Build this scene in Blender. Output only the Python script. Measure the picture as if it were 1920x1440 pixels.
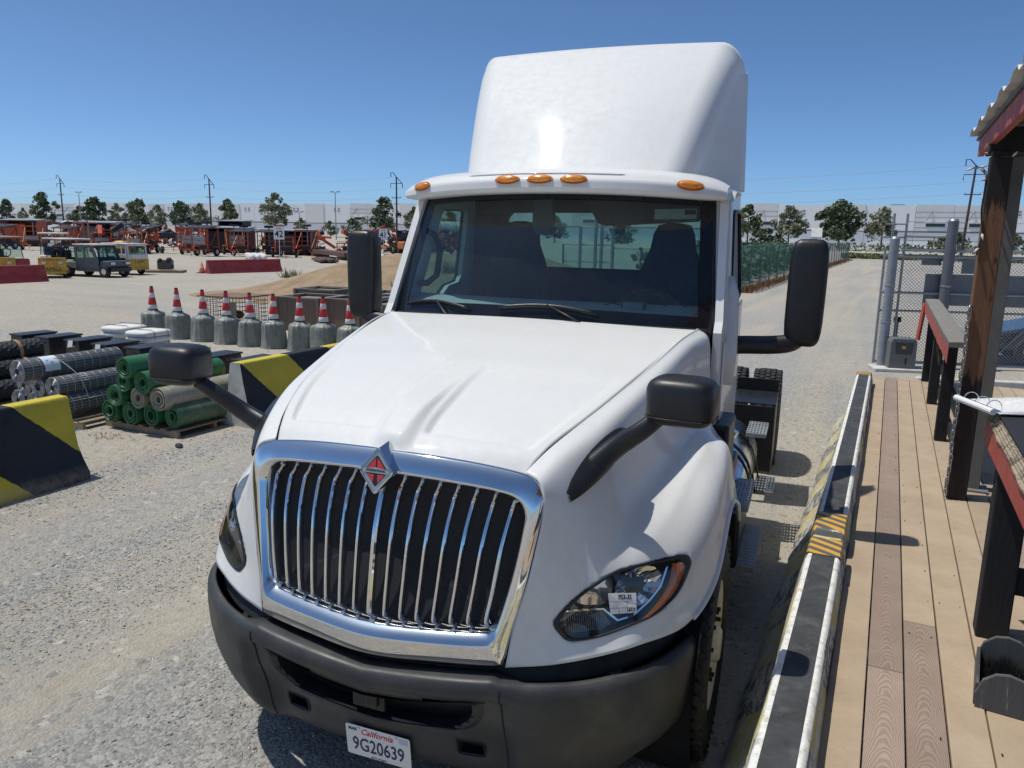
import bpy, bmesh, math, random
from math import sin, cos, pi, radians
from mathutils import Vector, Matrix, geometry, noise as mnoise
from mathutils.bvhtree import BVHTree
for o in list(bpy.data.objects): bpy.data.objects.remove(o)
S = bpy.context.scene
COL = S.collection
# ------------------------------------------------------------------ camera
CAM_H = 2.45
_yaw, _pit, _rol = radians(25.789), radians(11.118), radians(1.098)
_f0 = Vector((-sin(_yaw), cos(_yaw), 0)); _r0 = Vector((cos(_yaw), sin(_yaw), 0)); _u0 = Vector((0, 0, 1))
_F = _f0*cos(_pit) - _u0*sin(_pit); _up = _u0*cos(_pit) + _f0*sin(_pit)
_R = _r0*cos(_rol) + _up*sin(_rol); _U = _up*cos(_rol) - _r0*sin(_rol)
cd = bpy.data.cameras.new('camera'); cam = bpy.data.objects.new('camera', cd); COL.objects.link(cam)
cam.matrix_world = Matrix(((_R.x, _U.x, -_F.x, 0), (_R.y, _U.y, -_F.y, 0), (_R.z, _U.z, -_F.z, CAM_H), (0, 0, 0, 1)))
cd.sensor_width = 36; cd.lens = 36*1443.4/1920; cd.clip_start = .05; cd.clip_end = 4000
S.camera = cam
# ------------------------------------------------------------------ sky, sun, exposure
SUN_TO = Vector((-.375, -.11, 1)).normalized()
W = bpy.data.worlds.new('World'); S.world = W; W.use_nodes = True
wn = W.node_tree.nodes; wl = W.node_tree.links
sky = wn.new('ShaderNodeTexSky'); sky.sky_type = 'NISHITA'; sky.sun_disc = False
sky.sun_elevation = math.asin(SUN_TO.z); sky.sun_rotation = math.atan2(SUN_TO.x, SUN_TO.y) % (2*pi)
sky.altitude = 0; sky.air_density = .45; sky.dust_density = .8; sky.ozone_density = 8
bg = wn['Background']; tint = wn.new('ShaderNodeMix'); tint.data_type = 'RGBA'; tint.blend_type = 'MULTIPLY'; tint.inputs[0].default_value = 1; tint.inputs[7].default_value = (.93, 1.06, 1.03, 1)
wl.new(sky.outputs[0], tint.inputs[6]); wl.new(tint.outputs[2], bg.inputs[0]); bg.inputs[1].default_value = .14
sl = bpy.data.lights.new('sun', 'SUN'); so = bpy.data.objects.new('sun', sl); COL.objects.link(so)
sl.energy = 3.5; sl.angle = radians(.53); sl.color = (1, .96, .86)
so.rotation_euler = (-SUN_TO).to_track_quat('-Z', 'Y').to_euler()
S.view_settings.view_transform = 'Standard'; S.view_settings.look = 'None'
S.view_settings.gamma = 1; S.view_settings.use_curve_mapping = False
S.view_settings.exposure = 0
S.cycles.max_bounces = 8; S.cycles.transparent_max_bounces = 24
RND = random.Random(7)
# ------------------------------------------------------------------ mesh helpers
def lerp(a, b, t): return a + (b-a)*t
def sstep(a, b, x):
    t = min(1, max(0, (x-a)/(b-a))); return t*t*(3-2*t)
def tab(T, x):
    if x <= T[0][0]: return T[0][1]
    for (x0, y0), (x1, y1) in zip(T, T[1:]):
        if x <= x1: return lerp(y0, y1, (x-x0)/(x1-x0))
    return T[-1][1]
def cr(p0, p1, p2, p3, t):
    return .5*((2*p1) + (p2-p0)*t + (2*p0-5*p1+4*p2-p3)*t*t + (3*p1-p0-3*p2+p3)*t*t*t)
def spline(P, n, closed=False):
    P = [Vector(p) for p in P]; m = len(P); out = []
    segs = m if closed else m-1
    for i in range(segs):
        if closed: a, b, c, d = P[i-1], P[i], P[(i+1) % m], P[(i+2) % m]
        else:
            b, c = P[i], P[i+1]; a = P[i-1] if i else b*2-c; d = P[i+2] if i+2 < m else c*2-b
        for k in range(n): out.append(cr(a, b, c, d, k/n))
    if not closed: out.append(P[-1].copy())
    return out
def rotm(rx=0, ry=0, rz=0):
    return Matrix.Rotation(rz, 3, 'Z') @ Matrix.Rotation(ry, 3, 'Y') @ Matrix.Rotation(rx, 3, 'X')
class MB:
    def __init__(s): s.v = []; s.f = []; s.m = []; s.mi = 0
    def add(s, vs, fs):
        o = len(s.v); s.v += [tuple(v) for v in vs]
        for f in fs: s.f.append(tuple(i+o for i in f)); s.m.append(s.mi)
        return s
    def box(s, c, d, r=None, taper=1.0):
        c = Vector(c); x, y, z = d[0]/2, d[1]/2, d[2]/2; vs = []
        for k in (-1, 1):
            t = taper if k > 0 else 1
            for i, j in ((-1, -1), (1, -1), (1, 1), (-1, 1)):
                v = Vector((i*x*t, j*y*t, k*z)); vs.append(c + (r @ v if r else v))
        return s.add(vs, [(3, 2, 1, 0), (4, 5, 6, 7), (0, 1, 5, 4), (1, 2, 6, 5), (2, 3, 7, 6), (3, 0, 4, 7)])
    def beam(s, a, b, w, h, up=(0, 0, 1)):
        a, b = Vector(a), Vector(b); d = (b-a).normalized(); u = Vector(up)
        if abs(d.dot(u)) > .98: u = Vector((0, 1, 0))
        x = d.cross(u).normalized()*w/2; u = x.cross(d).normalized()*h/2
        vs = [p+i*x+j*u for p in (a, b) for i, j in ((-1, -1), (1, -1), (1, 1), (-1, 1))]
        return s.add(vs, [(0, 1, 2, 3), (7, 6, 5, 4), (4, 5, 1, 0), (5, 6, 2, 1), (6, 7, 3, 2), (7, 4, 0, 3)])
    def tube(s, pts, r, n=8, cap=True, closed=False):
        P = [Vector(p) for p in pts]; m = len(P); rows = []; px = None
        for i, p in enumerate(P):
            if closed: d = P[(i+1) % m]-P[i-1]
            else: d = P[min(i+1, m-1)]-P[max(i-1, 0)]
            d.normalize()
            if px is None:
                u = Vector((0, 0, 1)) if abs(d.z) < .9 else Vector((1, 0, 0)); px = d.cross(u).normalized()
            else: px = (px - d*px.dot(d)).normalized()
            py = d.cross(px); rr = r[i] if isinstance(r, list) else r
            if isinstance(rr, tuple): ra, rb = rr
            else: ra = rb = rr
            rows.append([p + px*cos(a)*ra + py*sin(a)*rb for a in (2*pi*k/n for k in range(n))])
        vs = [v for row in rows for v in row]; fs = []
        for i in range(m if closed else m-1):
            j = (i+1) % m
            for k in range(n): fs.append((i*n+k, i*n+(k+1) % n, j*n+(k+1) % n, j*n+k))
        if cap and not closed: fs += [tuple(range(n))[::-1], tuple((m-1)*n+k for k in range(n))]
        return s.add(vs, fs)
    def cyl(s, a, b, r, r1=None, n=16): return s.tube([a, b], [r, r if r1 is None else r1], n)
    def lathe(s, prof, c=(0, 0, 0), M=None, n=24, arc=2*pi, close=False):
        # prof: (radius, height); axis z, then M (3x3)
        c = Vector(c); vs = []; m = len(prof); full = abs(arc-2*pi) < 1e-6; nn = n if full else n+1
        for k in range(nn):
            a = arc*k/n
            for r, h in prof:
                v = Vector((r*cos(a), r*sin(a), h)); vs.append(c + (M @ v if M else v))
        fs = []
        for k in range(n):
            q = (k+1) % nn
            for i in range(m if close else m-1):
                j = (i+1) % m; fs.append((k*m+i, q*m+i, q*m+j, k*m+j))
        return s.add(vs, fs)
    def grid(s, rows, cu=False):
        n = len(rows[0]); vs = [v for r in rows for v in r]; fs = []
        for i in range(len(rows)-1):
            for k in range(n if cu else n-1):
                q = (k+1) % n; fs.append((i*n+k, i*n+q, (i+1)*n+q, (i+1)*n+k))
        return s.add(vs, fs)
    def prism(s, poly, o, ux, uy, d):
        # poly 2d in plane o+ux*a+uy*b, extruded by vector d
        o, ux, uy, d = Vector(o), Vector(ux), Vector(uy), Vector(d); n = len(poly)
        A = [o+ux*a+uy*b for a, b in poly]; B = [p+d for p in A]
        return s.add(A+B, [tuple(range(n))[::-1], tuple(range(n, 2*n))] + [(k, (k+1) % n, n+(k+1) % n, n+k) for k in range(n)])
    def holed(s, outer, holes, o, ux, uy, d):
        # flat plate with holes, thickness vector d
        o, ux, uy, d = Vector(o), Vector(ux), Vector(uy), Vector(d)
        loops = [outer]+holes; pts = [p for l in loops for p in l]
        tris = geometry.tessellate_polygon([[Vector((a, b, 0)) for a, b in l] for l in loops])
        A = [o+ux*a+uy*b for a, b in pts]; B = [p+d for p in A]; n = len(A)
        fs = [tuple(t) for t in tris] + [tuple(i+n for i in t[::-1]) for t in tris]; st = 0
        for l in loops:
            m = len(l)
            for k in range(m): fs.append((st+k, st+(k+1) % m, n+st+(k+1) % m, n+st+k))
            st += m
        return s.add(A+B, fs)
    def xform(s, M, start=0):
        for i in range(start, len(s.v)): s.v[i] = tuple(M @ Vector(s.v[i]))
        return s
    def mirror(s, ax=0):
        s.v = [tuple(-c if i == ax else c for i, c in enumerate(v)) for v in s.v]; s.f = [f[::-1] for f in s.f]; return s
    def mesh(s, name, mats, smooth=False):
        me = bpy.data.meshes.new(name); me.from_pydata(s.v, [], s.f)
        bm = bmesh.new(); bm.from_mesh(me); bmesh.ops.recalc_face_normals(bm, faces=bm.faces); bm.to_mesh(me); bm.free()
        if not isinstance(mats, (list, tuple)): mats = [mats]
        for mm in mats: me.materials.append(mm)
        if len(mats) > 1: me.polygons.foreach_set('material_index', s.m)
        if smooth:
            me.polygons.foreach_set('use_smooth', [True]*len(me.polygons))
            if smooth is not True: me.set_sharp_from_angle(angle=radians(smooth))
        me.update(); return me
    def build(s, name, mats, parent=None, smooth=False, bevel=0, seg=2, sub=0, solid=0, loc=None, rz=None):
        o = bpy.data.objects.new(name, s.mesh(name, mats, smooth)); COL.objects.link(o); o.parent = parent
        if loc: o.location = loc
        if rz is not None: o.rotation_euler = (0, 0, rz)
        if solid:
            m = o.modifiers.new('solid', 'SOLIDIFY'); m.thickness = solid; m.offset = -1
        if bevel:
            m = o.modifiers.new('bevel', 'BEVEL'); m.width = bevel; m.segments = seg; m.limit_method = 'ANGLE'; m.angle_limit = radians(40)
        if sub:
            m = o.modifiers.new('sub', 'SUBSURF'); m.levels = m.render_levels = sub
        return o
def tag(o, label=None, cat=None, group=None, kind=None):
    if label: o['label'] = label
    if cat: o['category'] = cat
    if group: o['group'] = group
    if kind: o['kind'] = kind
    return o
def thing(name, label, cat, loc=(0, 0, 0), rz=0, group=None):
    o = bpy.data.objects.new(name, None); COL.objects.link(o); o.empty_display_size = .2
    o.location = loc; o.rotation_euler = (0, 0, rz); return tag(o, label, cat, group)
def kids(o): return [c for c in bpy.data.objects if c.parent == o]
def copy_tree(o, loc=None, rz=None, label=None, parent=None, ch=None):
    if ch is None:
        ch = {}
        for c in bpy.data.objects:
            if c.parent: ch.setdefault(c.parent.name, []).append(c)
    r = o.copy(); COL.objects.link(r); r.parent = parent
    if loc is not None: r.location = loc
    if rz is not None: r.rotation_euler = (0, 0, rz)
    if label: r['label'] = label
    for c in ch.get(o.name, []): copy_tree(c, parent=r, ch=ch)
    return r
def text_mesh(name, txt, mat, parent, M, size, sx=1.0, ext=.0006, align='CENTER', shear=0, bold=0):
    c = bpy.data.curves.new(name, 'FONT'); c.body = txt; c.size = size; c.extrude = ext; c.align_x = align; c.align_y = 'CENTER'
    c.shear = shear; c.offset = bold; c.resolution_u = 3
    t = bpy.data.objects.new('tmp', c); COL.objects.link(t)
    bpy.context.view_layer.update(); dg = bpy.context.evaluated_depsgraph_get()
    me = bpy.data.meshes.new_from_object(t.evaluated_get(dg)); bpy.data.objects.remove(t)
    me.transform(Matrix.Scale(sx, 4, (1, 0, 0))); me.transform(M); me.materials.clear(); me.materials.append(mat)
    o = bpy.data.objects.new(name, me); COL.objects.link(o); o.parent = parent; return o
def frame(o, ux, uy):
    ux, uy = Vector(ux).normalized(), Vector(uy).normalized(); uz = ux.cross(uy).normalized(); uy = uz.cross(ux)
    return Matrix(((ux.x, uy.x, uz.x, o[0]), (ux.y, uy.y, uz.y, o[1]), (ux.z, uy.z, uz.z, o[2]), (0, 0, 0, 1)))
# ------------------------------------------------------------------ materials
class NT:
    def __init__(s, name):
        s.m = bpy.data.materials.new(name); s.m.use_nodes = True; s.t = s.m.node_tree
        s.b = s.t.nodes['Principled BSDF']; s.out = s.t.nodes['Material Output']; s.tc = s.t.nodes.new('ShaderNodeTexCoord')
    def n(s, typ, **kw):
        x = s.t.nodes.new('ShaderNode'+typ)
        for k, v in kw.items(): setattr(x, k, v)
        return x
    def l(s, a, b): s.t.links.new(a, b)
    def val(s, sock, v):
        if hasattr(v, 'is_linked') or hasattr(v, 'node'): s.l(v, sock)
        else: sock.default_value = v
    def noise(s, scale, detail=4, rough=.6, co='Object', dist=0, vec=None):
        x = s.n('TexNoise'); x.inputs['Scale'].default_value = scale; x.inputs['Detail'].default_value = detail
        x.inputs['Roughness'].default_value = rough; x.inputs['Distortion'].default_value = dist
        s.l(vec if vec is not None else s.tc.outputs[co], x.inputs['Vector']); return x.outputs['Fac']
    def voro(s, scale, feature='F1', out='Distance', vec=None, rnd=1):
        x = s.n('TexVoronoi'); x.feature = feature; x.inputs['Scale'].default_value = scale; x.inputs['Randomness'].default_value = rnd
        s.l(vec if vec is not None else s.tc.outputs['Object'], x.inputs['Vector']); return x.outputs[out]
    def map(s, scale=(1, 1, 1), rot=(0, 0, 0), loc=(0, 0, 0), co='Object'):
        x = s.n('Mapping'); x.inputs['Scale'].default_value = scale; x.inputs['Rotation'].default_value = rot; x.inputs['Location'].default_value = loc
        s.l(s.tc.outputs[co], x.inputs['Vector']); return x.outputs[0]
    def ramp(s, f, stops, interp='LINEAR'):
        x = s.n('ValToRGB'); x.color_ramp.interpolation = interp; e = x.color_ramp.elements
        while len(e) < len(stops): e.new(.5)
        for el, (p, c) in zip(e, stops): el.position = p; el.color = (*c, 1) if isinstance(c, tuple) else (c, c, c, 1)
        s.l(f, x.inputs[0]); return x.outputs[0]
    def mix(s, f, a, b, blend='MIX'):
        x = s.n('Mix', data_type='RGBA'); x.blend_type = blend
        s.val(x.inputs[0], f)
        for k, v in ((6, a), (7, b)):
            if isinstance(v, tuple): x.inputs[k].default_value = (*v, 1)
            elif isinstance(v, (int, float)): x.inputs[k].default_value = (v, v, v, 1)
            else: s.l(v, x.inputs[k])
        return x.outputs[2]
    def math(s, op, a, b=0, c=None):
        x = s.n('Math'); x.operation = op; s.val(x.inputs[0], a); s.val(x.inputs[1], b)
        if c is not None: s.val(x.inputs[2], c)
        return x.outputs[0]
    def sep(s, co='Object'):
        x = s.n('SeparateXYZ'); s.l(s.tc.outputs[co], x.inputs[0]); return x.outputs
    def bump(s, h, strength=.3, dist=.01):
        x = s.n('Bump'); x.inputs['Strength'].default_value = strength; x.inputs['Distance'].default_value = dist
        s.l(h, x.inputs['Height']); s.l(x.outputs[0], s.b.inputs['Normal'])
    def set(s, color=None, rough=None, metal=None, spec=None, coat=None, crough=None, trans=None):
        for k, v in (('Base Color', color), ('Roughness', rough), ('Metallic', metal), ('Specular IOR Level', spec), ('Coat Weight', coat), ('Coat Roughness', crough), ('Transmission Weight', trans)):
            if v is None: continue
            if isinstance(v, tuple): s.b.inputs[k].default_value = (*v, 1)
            elif isinstance(v, (int, float)): s.b.inputs[k].default_value = v
            else: s.l(v, s.b.inputs[k])
        return s
MC = {}
def pm(name, col, rough=.6, metal=0, var=.25, scale=6, bump=0, bscale=60, dirt=None, dscale=2.5, spec=None, coat=None, crough=None, bdist=.004):
    """plain procedural material: base colour with noise variation, roughness variation, optional bump and dirt"""
    if name in MC: return MC[name]
    t = NT(name); f = t.noise(scale, 5, .65)
    a = tuple(c*(1-var) for c in col); b = tuple(min(1, c*(1+var*.6)) for c in col)
    c = t.ramp(f, [(.3, a), (.7, b)])
    if dirt:
        c = t.mix(t.ramp(t.noise(dscale, 6, .7), [(.5, 0), (.72, .75)]), c, dirt)
    r = t.ramp(t.noise(scale*1.7, 3), [(.3, max(.02, rough*.8)), (.7, min(1, rough*1.2))])
    t.set(color=c, rough=r, metal=metal, spec=spec, coat=coat, crough=crough)
    if bump: t.bump(t.noise(bscale, 3), bump, bdist)
    MC[name] = t.m; return t.m
# ================================================================== TRUCK
def m_paint():
    t = NT('white_paint')
    d = t.noise(22, 6, .7); st = t.noise(1, 6, .7, vec=t.map(scale=(14, 1.2, 5)))
    c = t.mix(t.ramp(d, [(.40, 0), (.80, .28)]), (.745, .745, .74), (.60, .575, .52))
    sp = t.math('MULTIPLY', t.math('LESS_THAN', t.voro(26), .055), t.math('GREATER_THAN', t.noise(7, 2), .56)); c = t.mix(t.math('MULTIPLY', sp, .6), c, (.25, .21, .16))
    c = t.mix(t.ramp(st, [(.50, 0), (.72, .12)]), c, (.56, .54, .50))
    t.set(color=c, rough=t.ramp(d, [(.3, .5), (.7, .65)]), spec=.3, coat=.5, crough=.05)
    t.bump(t.noise(220, 2), .02, .001); return t.m
M_PAINT = m_paint()
M_CHROME = pm('chrome', (.76, .76, .77), .045, 1, var=.04, scale=9)
M_ALU = pm('polished_aluminium', (.74, .75, .76), .2, 1, var=.12, scale=12)
M_BLK = pm('black_plastic', (.014, .015, .018), .42, var=.25, scale=8, bump=.12, bscale=420, bdist=.0015)
M_BUMP = pm('grey_bumper_plastic', (.037, .039, .041), .50, var=.18, scale=4, bump=.1, bscale=380, bdist=.0015, dirt=(.075, .072, .066), dscale=4)
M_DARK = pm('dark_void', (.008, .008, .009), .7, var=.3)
M_MESH = pm('black_mesh', (.012, .013, .016), .55, var=.4, scale=90, bump=.5, bscale=300)
M_RUB = pm('tyre_rubber', (.024, .024, .025), .8, var=.3, scale=14, bump=.25, bscale=90, dirt=(.09, .082, .07), dscale=6)
M_RIM = pm('cream_rim_paint', (.80, .76, .66), .4, var=.15, scale=6, dirt=(.35, .3, .22), dscale=5)
M_TRIM = pm('interior_grey', (.085, .092, .098), .75, var=.15, scale=20)
M_SEAT = pm('seat_fabric', (.022, .024, .03), .85, var=.3, scale=40)
M_FRIT = pm('black_frit', (.012, .014, .018), .16, var=.2)
M_WHT = pm('white_card', (.82, .82, .80), .5, var=.04)
M_INK = pm('navy_ink', (.02, .03, .12), .5, var=.1)
M_RED = pm('red_enamel', (.62, .05, .045), .3, var=.12)
M_SCRIPT = pm('red_ink', (.60, .03, .05), .5, var=.1)
M_BLACKINK = pm('black_ink', (.012, .012, .014), .6, var=.1)
def m_glass(name, tint, base=.05, rough=.0, dust=.0):
    t = NT(name); tr = t.n('BsdfTransparent'); gl = t.n('BsdfGlossy'); fr = t.n('LayerWeight'); mx = t.n('MixShader')
    tr.inputs[0].default_value = (*tint, 1); gl.inputs[0].default_value = (1, 1, 1, 1); gl.inputs['Roughness'].default_value = rough
    fr.inputs[0].default_value = .5; t.l(t.math('ADD', t.math('MULTIPLY', t.math('POWER', fr.outputs[1], 5), .9), base), mx.inputs[0])
    t.l(tr.outputs[0], mx.inputs[1]); t.l(gl.outputs[0], mx.inputs[2]); last = mx.outputs[0]
    if dust:
        df = t.n('BsdfDiffuse'); df.inputs[0].default_value = (.55, .53, .5, 1); m2 = t.n('MixShader')
        t.l(t.ramp(t.noise(2.5, 8, .75, dist=1.5), [(.35, dust*.3), (.75, dust)]), m2.inputs[0]); t.l(last, m2.inputs[1]); t.l(df.outputs[0], m2.inputs[2]); last = m2.outputs[0]
    t.l(last, t.out.inputs[0]); return t.m
M_WIND = m_glass('windshield_glass', (.58, .75, .76), .075, dust=.03)
M_SIDE = m_glass('side_glass', (.55, .70, .68), .05, dust=.02)
M_LENS = m_glass('lamp_lens', (.90, .92, .93), .05, dust=.05)
def m_amber():
    t = NT('amber_lens'); t.set(color=t.ramp(t.noise(60, 2), [(.3, (.75, .20, .01)), (.7, (.95, .36, .02))]), rough=.16, coat=1, crough=.03)
    t.b.inputs['Subsurface Weight'].default_value = .0; t.bump(t.n('TexWave').outputs[1], .0); return t.m
M_AMBER = m_amber()
M_AMBERD = pm('dark_amber_lens', (.50, .115, .015), .16, var=.2, scale=30, coat=.8, crough=.05)
TX, TY, TH = -1.7116, 2.2858, radians(4.969)
TRUCK = thing('semi_truck', 'white day cab semi truck with chrome grille and tall roof fairing', 'truck', (TX, TY, 0), TH)
XS = [(.13, .53), (.2, .565), (.35, .63), (.5, .687), (.65, .733), (.8, .766), (.95, .798), (1.1, .827), (1.25, .858), (1.4, .883), (1.55, .909), (1.7, .930), (1.9, .955)]
ZS = [(.13, 1.545), (.2, 1.566), (.35, 1.649), (.5, 1.698), (.65, 1.739), (.8, 1.771), (.95, 1.803), (1.1, 1.832), (1.25, 1.862), (1.4, 1.888), (1.55, 1.910), (1.7, 1.930), (1.9, 1.950)]
_XSp = spline([(a, b, 0) for a, b in XS], 6); _ZSp = spline([(a, b, 0) for a, b in ZS], 6)
XS = [(p.x, p.y) for p in _XSp]; ZS = [(p.x, p.y) for p in _ZSp]
def hood_pt(s, t):
    yf = .150+.05*s*s; yr = 1.80+.06*s**4
    y = lerp(yf, yr, t); x = s*tab(XS, y); ax = abs(x)
    z = tab(ZS, y) + lerp(.062, .022, t)*(1-s*s)
    fy = max(0, 1-(y-yf)/.07); z -= .028*fy*fy
    # centre spine with flanks that fade toward the windscreen, and two shallow scoops beside it
    k = sstep(.75, .25, y)*sstep(0, .05, y-yf); wi = lerp(.028, .075, sstep(.1, .6, y)); wo = lerp(.105, .080, sstep(.15, .62, y))
    z += .030*(1-sstep(wi, max(wo, wi+.006), ax))*k
    sc = sstep(.105, .128, ax)*sstep(.070, .050, ax-(tab(XS, y)-.115))*sstep(.245, .275, y-.05*s*s)*(1-sstep(.40, 1.05, y))
    z -= .020*sc
    z += .012*sstep(.3, .9, y)*sstep(1.75, 1.2, y)*max(0, 1-(ax/.5)**2)*.5
    return Vector((x, y, z))
mb = MB(); mb.grid([[hood_pt(-1+2*i/120, j/140) for i in range(121)] for j in range(141)])
mb.build('hood_panel', M_PAINT, TRUCK, True, solid=.012)
FEN = [
 [(.565,.20,1.566),(.640,.172,1.536),(.662,.152,1.43),(.645,.125,1.29),(.62,.10,1.15),(.585,.07,1.0),(.56,.05,.835)],
 [(.62,.32,1.635),(.70,.30,1.60),(.745,.27,1.46),(.76,.22,1.28),(.76,.19,1.13),(.745,.165,1.0),(.72,.11,.85)],
 [(.687,.5,1.698),(.775,.48,1.655),(.815,.44,1.50),(.87,.36,1.29),(.91,.31,1.16),(.91,.27,1.03),(.87,.185,.875)],
 [(.733,.65,1.739),(.82,.64,1.70),(.855,.60,1.53),(.91,.52,1.34),(1.0,.45,1.22),(1.04,.40,1.08),(1.02,.29,.905)],
 [(.78,.86,1.785),(.865,.85,1.74),(.895,.82,1.55),(.95,.75,1.38),(1.06,.69,1.30),(1.145,.62,1.16),(1.165,.54,.90)],
 [(.83,1.1,1.835),(.91,1.1,1.785),(.935,1.08,1.57),(.985,1.02,1.42),(1.09,.98,1.37),(1.195,.93,1.27),(1.24,.80,1.0)],
 [(.875,1.35,1.885),(.945,1.35,1.83),(.965,1.34,1.61),(1.01,1.3,1.46),(1.11,1.28,1.42),(1.205,1.25,1.34),(1.25,1.2,1.18)],
 [(.915,1.6,1.93),(.98,1.6,1.87),(1.0,1.6,1.65),(1.03,1.58,1.49),(1.11,1.57,1.43),(1.20,1.56,1.36),(1.255,1.6,1.08)],
 [(.955,1.9,1.95),(1.02,1.9,1.89),(1.04,1.9,1.68),(1.06,1.88,1.46),(1.10,1.86,1.38),(1.18,1.86,1.27),(1.25,1.95,.86)]]
NV, NU = 12, 12
_rows = []
for u in range(7): _rows.append(spline([r[u] for r in FEN], NV))
_cols = [spline([_rows[u][v] for u in range(7)], NU) for v in range(len(_rows[0]))]
FENM = [[p for p in c] for c in _cols]
# small shut-line gap along the hood seam
for c in FENM:
    c[0] = c[0]+Vector((.006, 0, -.002))
HL = [(.722, 1.005), (.745, .965), (.784, .938), (.883, .948), (.985, .980), (1.059, 1.000), (1.117, 1.044), (1.142, 1.105), (1.143, 1.141), (1.114, 1.170), (1.018, 1.181), (.914, 1.176), (.848, 1.142), (.798, 1.105), (.750, 1.055)]
HLs = [(p.x, p.y) for p in spline([(a, b, 0) for a, b in HL], 5, True)]
def inpoly(x, z, P):
    c = False; n = len(P)
    for i in range(n):
        (x0, z0), (x1, z1) = P[i-1], P[i]
        if (z0 > z) != (z1 > z) and x < (x1-x0)*(z-z0)/(z1-z0)+x0: c = not c
    return c
_fv = [p for c in FENM for p in c]; _n = len(FENM[0]); _ff = []; _fall = []
for i in range(len(FENM)-1):
    for k in range(_n-1):
        q = (i*_n+k, i*_n+k+1, (i+1)*_n+k+1, (i+1)*_n+k); _fall.append(q)
        cx = sum(_fv[j].x for j in q)/4; cz = sum(_fv[j].z for j in q)/4; cy = sum(_fv[j].y for j in q)/4
        if cy < .75 and inpoly(cx, cz, HLs): continue
        _ff.append(q)
BVH = BVHTree.FromPolygons(_fv, _fall)
def hlp(x, z, off=0):
    for dx, dz in ((0, 0), (-.01, .005), (-.02, .01), (-.03, .015)):
        h = BVH.ray_cast(Vector((x+dx, -1, z+dz)), Vector((0, 1, 0)))
        if h[0] is not None:
            nn = h[1] if h[1].y < 0 else -h[1]
            return Vector((x, h[0].y, z)) + nn*off
    return Vector((x, .6, z))
def hl_inset(k, cx=.945, cz=1.07): return [(cx+(a-cx)*k, cz+(b-cz)*k) for a, b in HLs]
def fill(mb, poly, off, rings=5, c=(.945, 1.07)):
    """patch following the wing surface inside a star-shaped outline (x, z)"""
    rows = []
    for r in range(rings+1):
        t = 1-r/rings*.999
        rows.append([hlp(c[0]+(a-c[0])*t, c[1]+(b-c[1])*t, off) for a, b in poly])
    mb.grid(rows, cu=True); return mb
def ribbon(mb, pts, w, off):
    """thin strip following the wing surface along (x, z) points"""
    A, B = [], []
    for i, p in enumerate(pts):
        a, b = pts[max(0, i-1)], pts[min(len(pts)-1, i+1)]; dx, dz = b[0]-a[0], b[1]-a[1]; L = math.hypot(dx, dz) or 1
        nx, nz = -dz/L*w/2, dx/L*w/2; A.append(hlp(p[0]+nx, p[1]+nz, off)); B.append(hlp(p[0]-nx, p[1]-nz, off))
    mb.grid([A, B]); return mb
for sd in (1, -1):
    def fin(m): return m if sd == 1 else m.mirror()
    b = MB(); b.add(_fv, _ff); fin(b).build('wing_panel', M_PAINT, TRUCK, True, solid=.008)
    hl = fill(MB(), hl_inset(.93), -.055); fin(hl); HLo = hl.build('headlight', M_DARK, TRUCK, True)
    def sub(nm, m, mat, sm=True, **kw): return fin(m).build(nm, mat, HLo, sm, **kw)
    b = MB(); b.grid([[hlp(x, z, .004) for x, z in hl_inset(1.035)], [hlp(x, z, .009) for x, z in hl_inset(.985)], [hlp(x, z, .006) for x, z in hl_inset(.945)], [hlp(x, z, -.06) for x, z in hl_inset(.92)]], cu=True); sub('gasket', b, M_BLK)
    b = MB()
    fill(b, [(p.x, p.y) for p in spline([(a, c, 0) for a, c in [(.80, 1.06), (.88, 1.05), (.915, 1.09), (.91, 1.15), (.86, 1.13), (.815, 1.09)]], 4, True)], -.035, 3, (.865, 1.095)); sub('low_beam_reflector', b, M_CHROME)
    b = MB(); ring = []
    for kk in range(5):
        rr = [.074, .06, .045, .028, .012][kk]; ring.append([hlp(1.0+rr*cos(a)*1.05, 1.105+rr*sin(a)*.95, -.03-.012*kk+(.006 if int(a*4) % 2 else 0)) for a in (2*pi*q/20 for q in range(20))])
    b.grid(ring, cu=True); sub('high_beam_reflector', b, M_CHROME, False)
    b = MB(); b.grid([[hlp(.965+.016*cos(a), 1.098+.016*sin(a), o) for a in (2*pi*q/10 for q in range(10))] for o in (-.05, -.02)], cu=True); sub('bulb', b, M_CHROME)
    b = MB(); ribbon(b, [(.745, 1.040), (.813, 1.041), (.884, 1.040), (.937, .996), (.989, 1.008), (1.04, 1.049), (1.07, 1.087), (1.083, 1.15)], .007, -.012); sub('chrome_trim', b, M_CHROME)
    b = MB()
    for q in range(16):
        x = .765+q*.0075; b.beam(hlp(x, 1.03, -.028), hlp(x+.01, .965, -.028), .0035, .008)
    fill(b, [(.76, 1.03), (.885, 1.03), (.92, .985), (.90, .965), (.79, .955), (.755, .985)], -.036, 2, (.83, .995)); sub('turn_lamp', b, pm('dim_reflector', (.16, .155, .15), .3, .7, var=.4, scale=60), False)
    b = MB(); A = [(1.012, .990), (1.045, 1.018), (1.074, 1.058), (1.090, 1.10), (1.092, 1.158)]; B = [(1.052, .999), (1.088, 1.026), (1.120, 1.058), (1.136, 1.105), (1.136, 1.145)]
    A = spline([(a, c, 0) for a, c in A], 4); B = spline([(a, c, 0) for a, c in B], 4)
    b.grid([[hlp(p.x, p.y, .0) for p in A], [hlp((p.x+q.x)/2, (p.y+q.y)/2, .007) for p, q in zip(A, B)], [hlp(q.x, q.y, .0) for q in B]]); sub('amber_marker', b, M_AMBERD)
    sub('clear_lens', fill(MB(), hl_inset(.955), .004), M_LENS)
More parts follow.
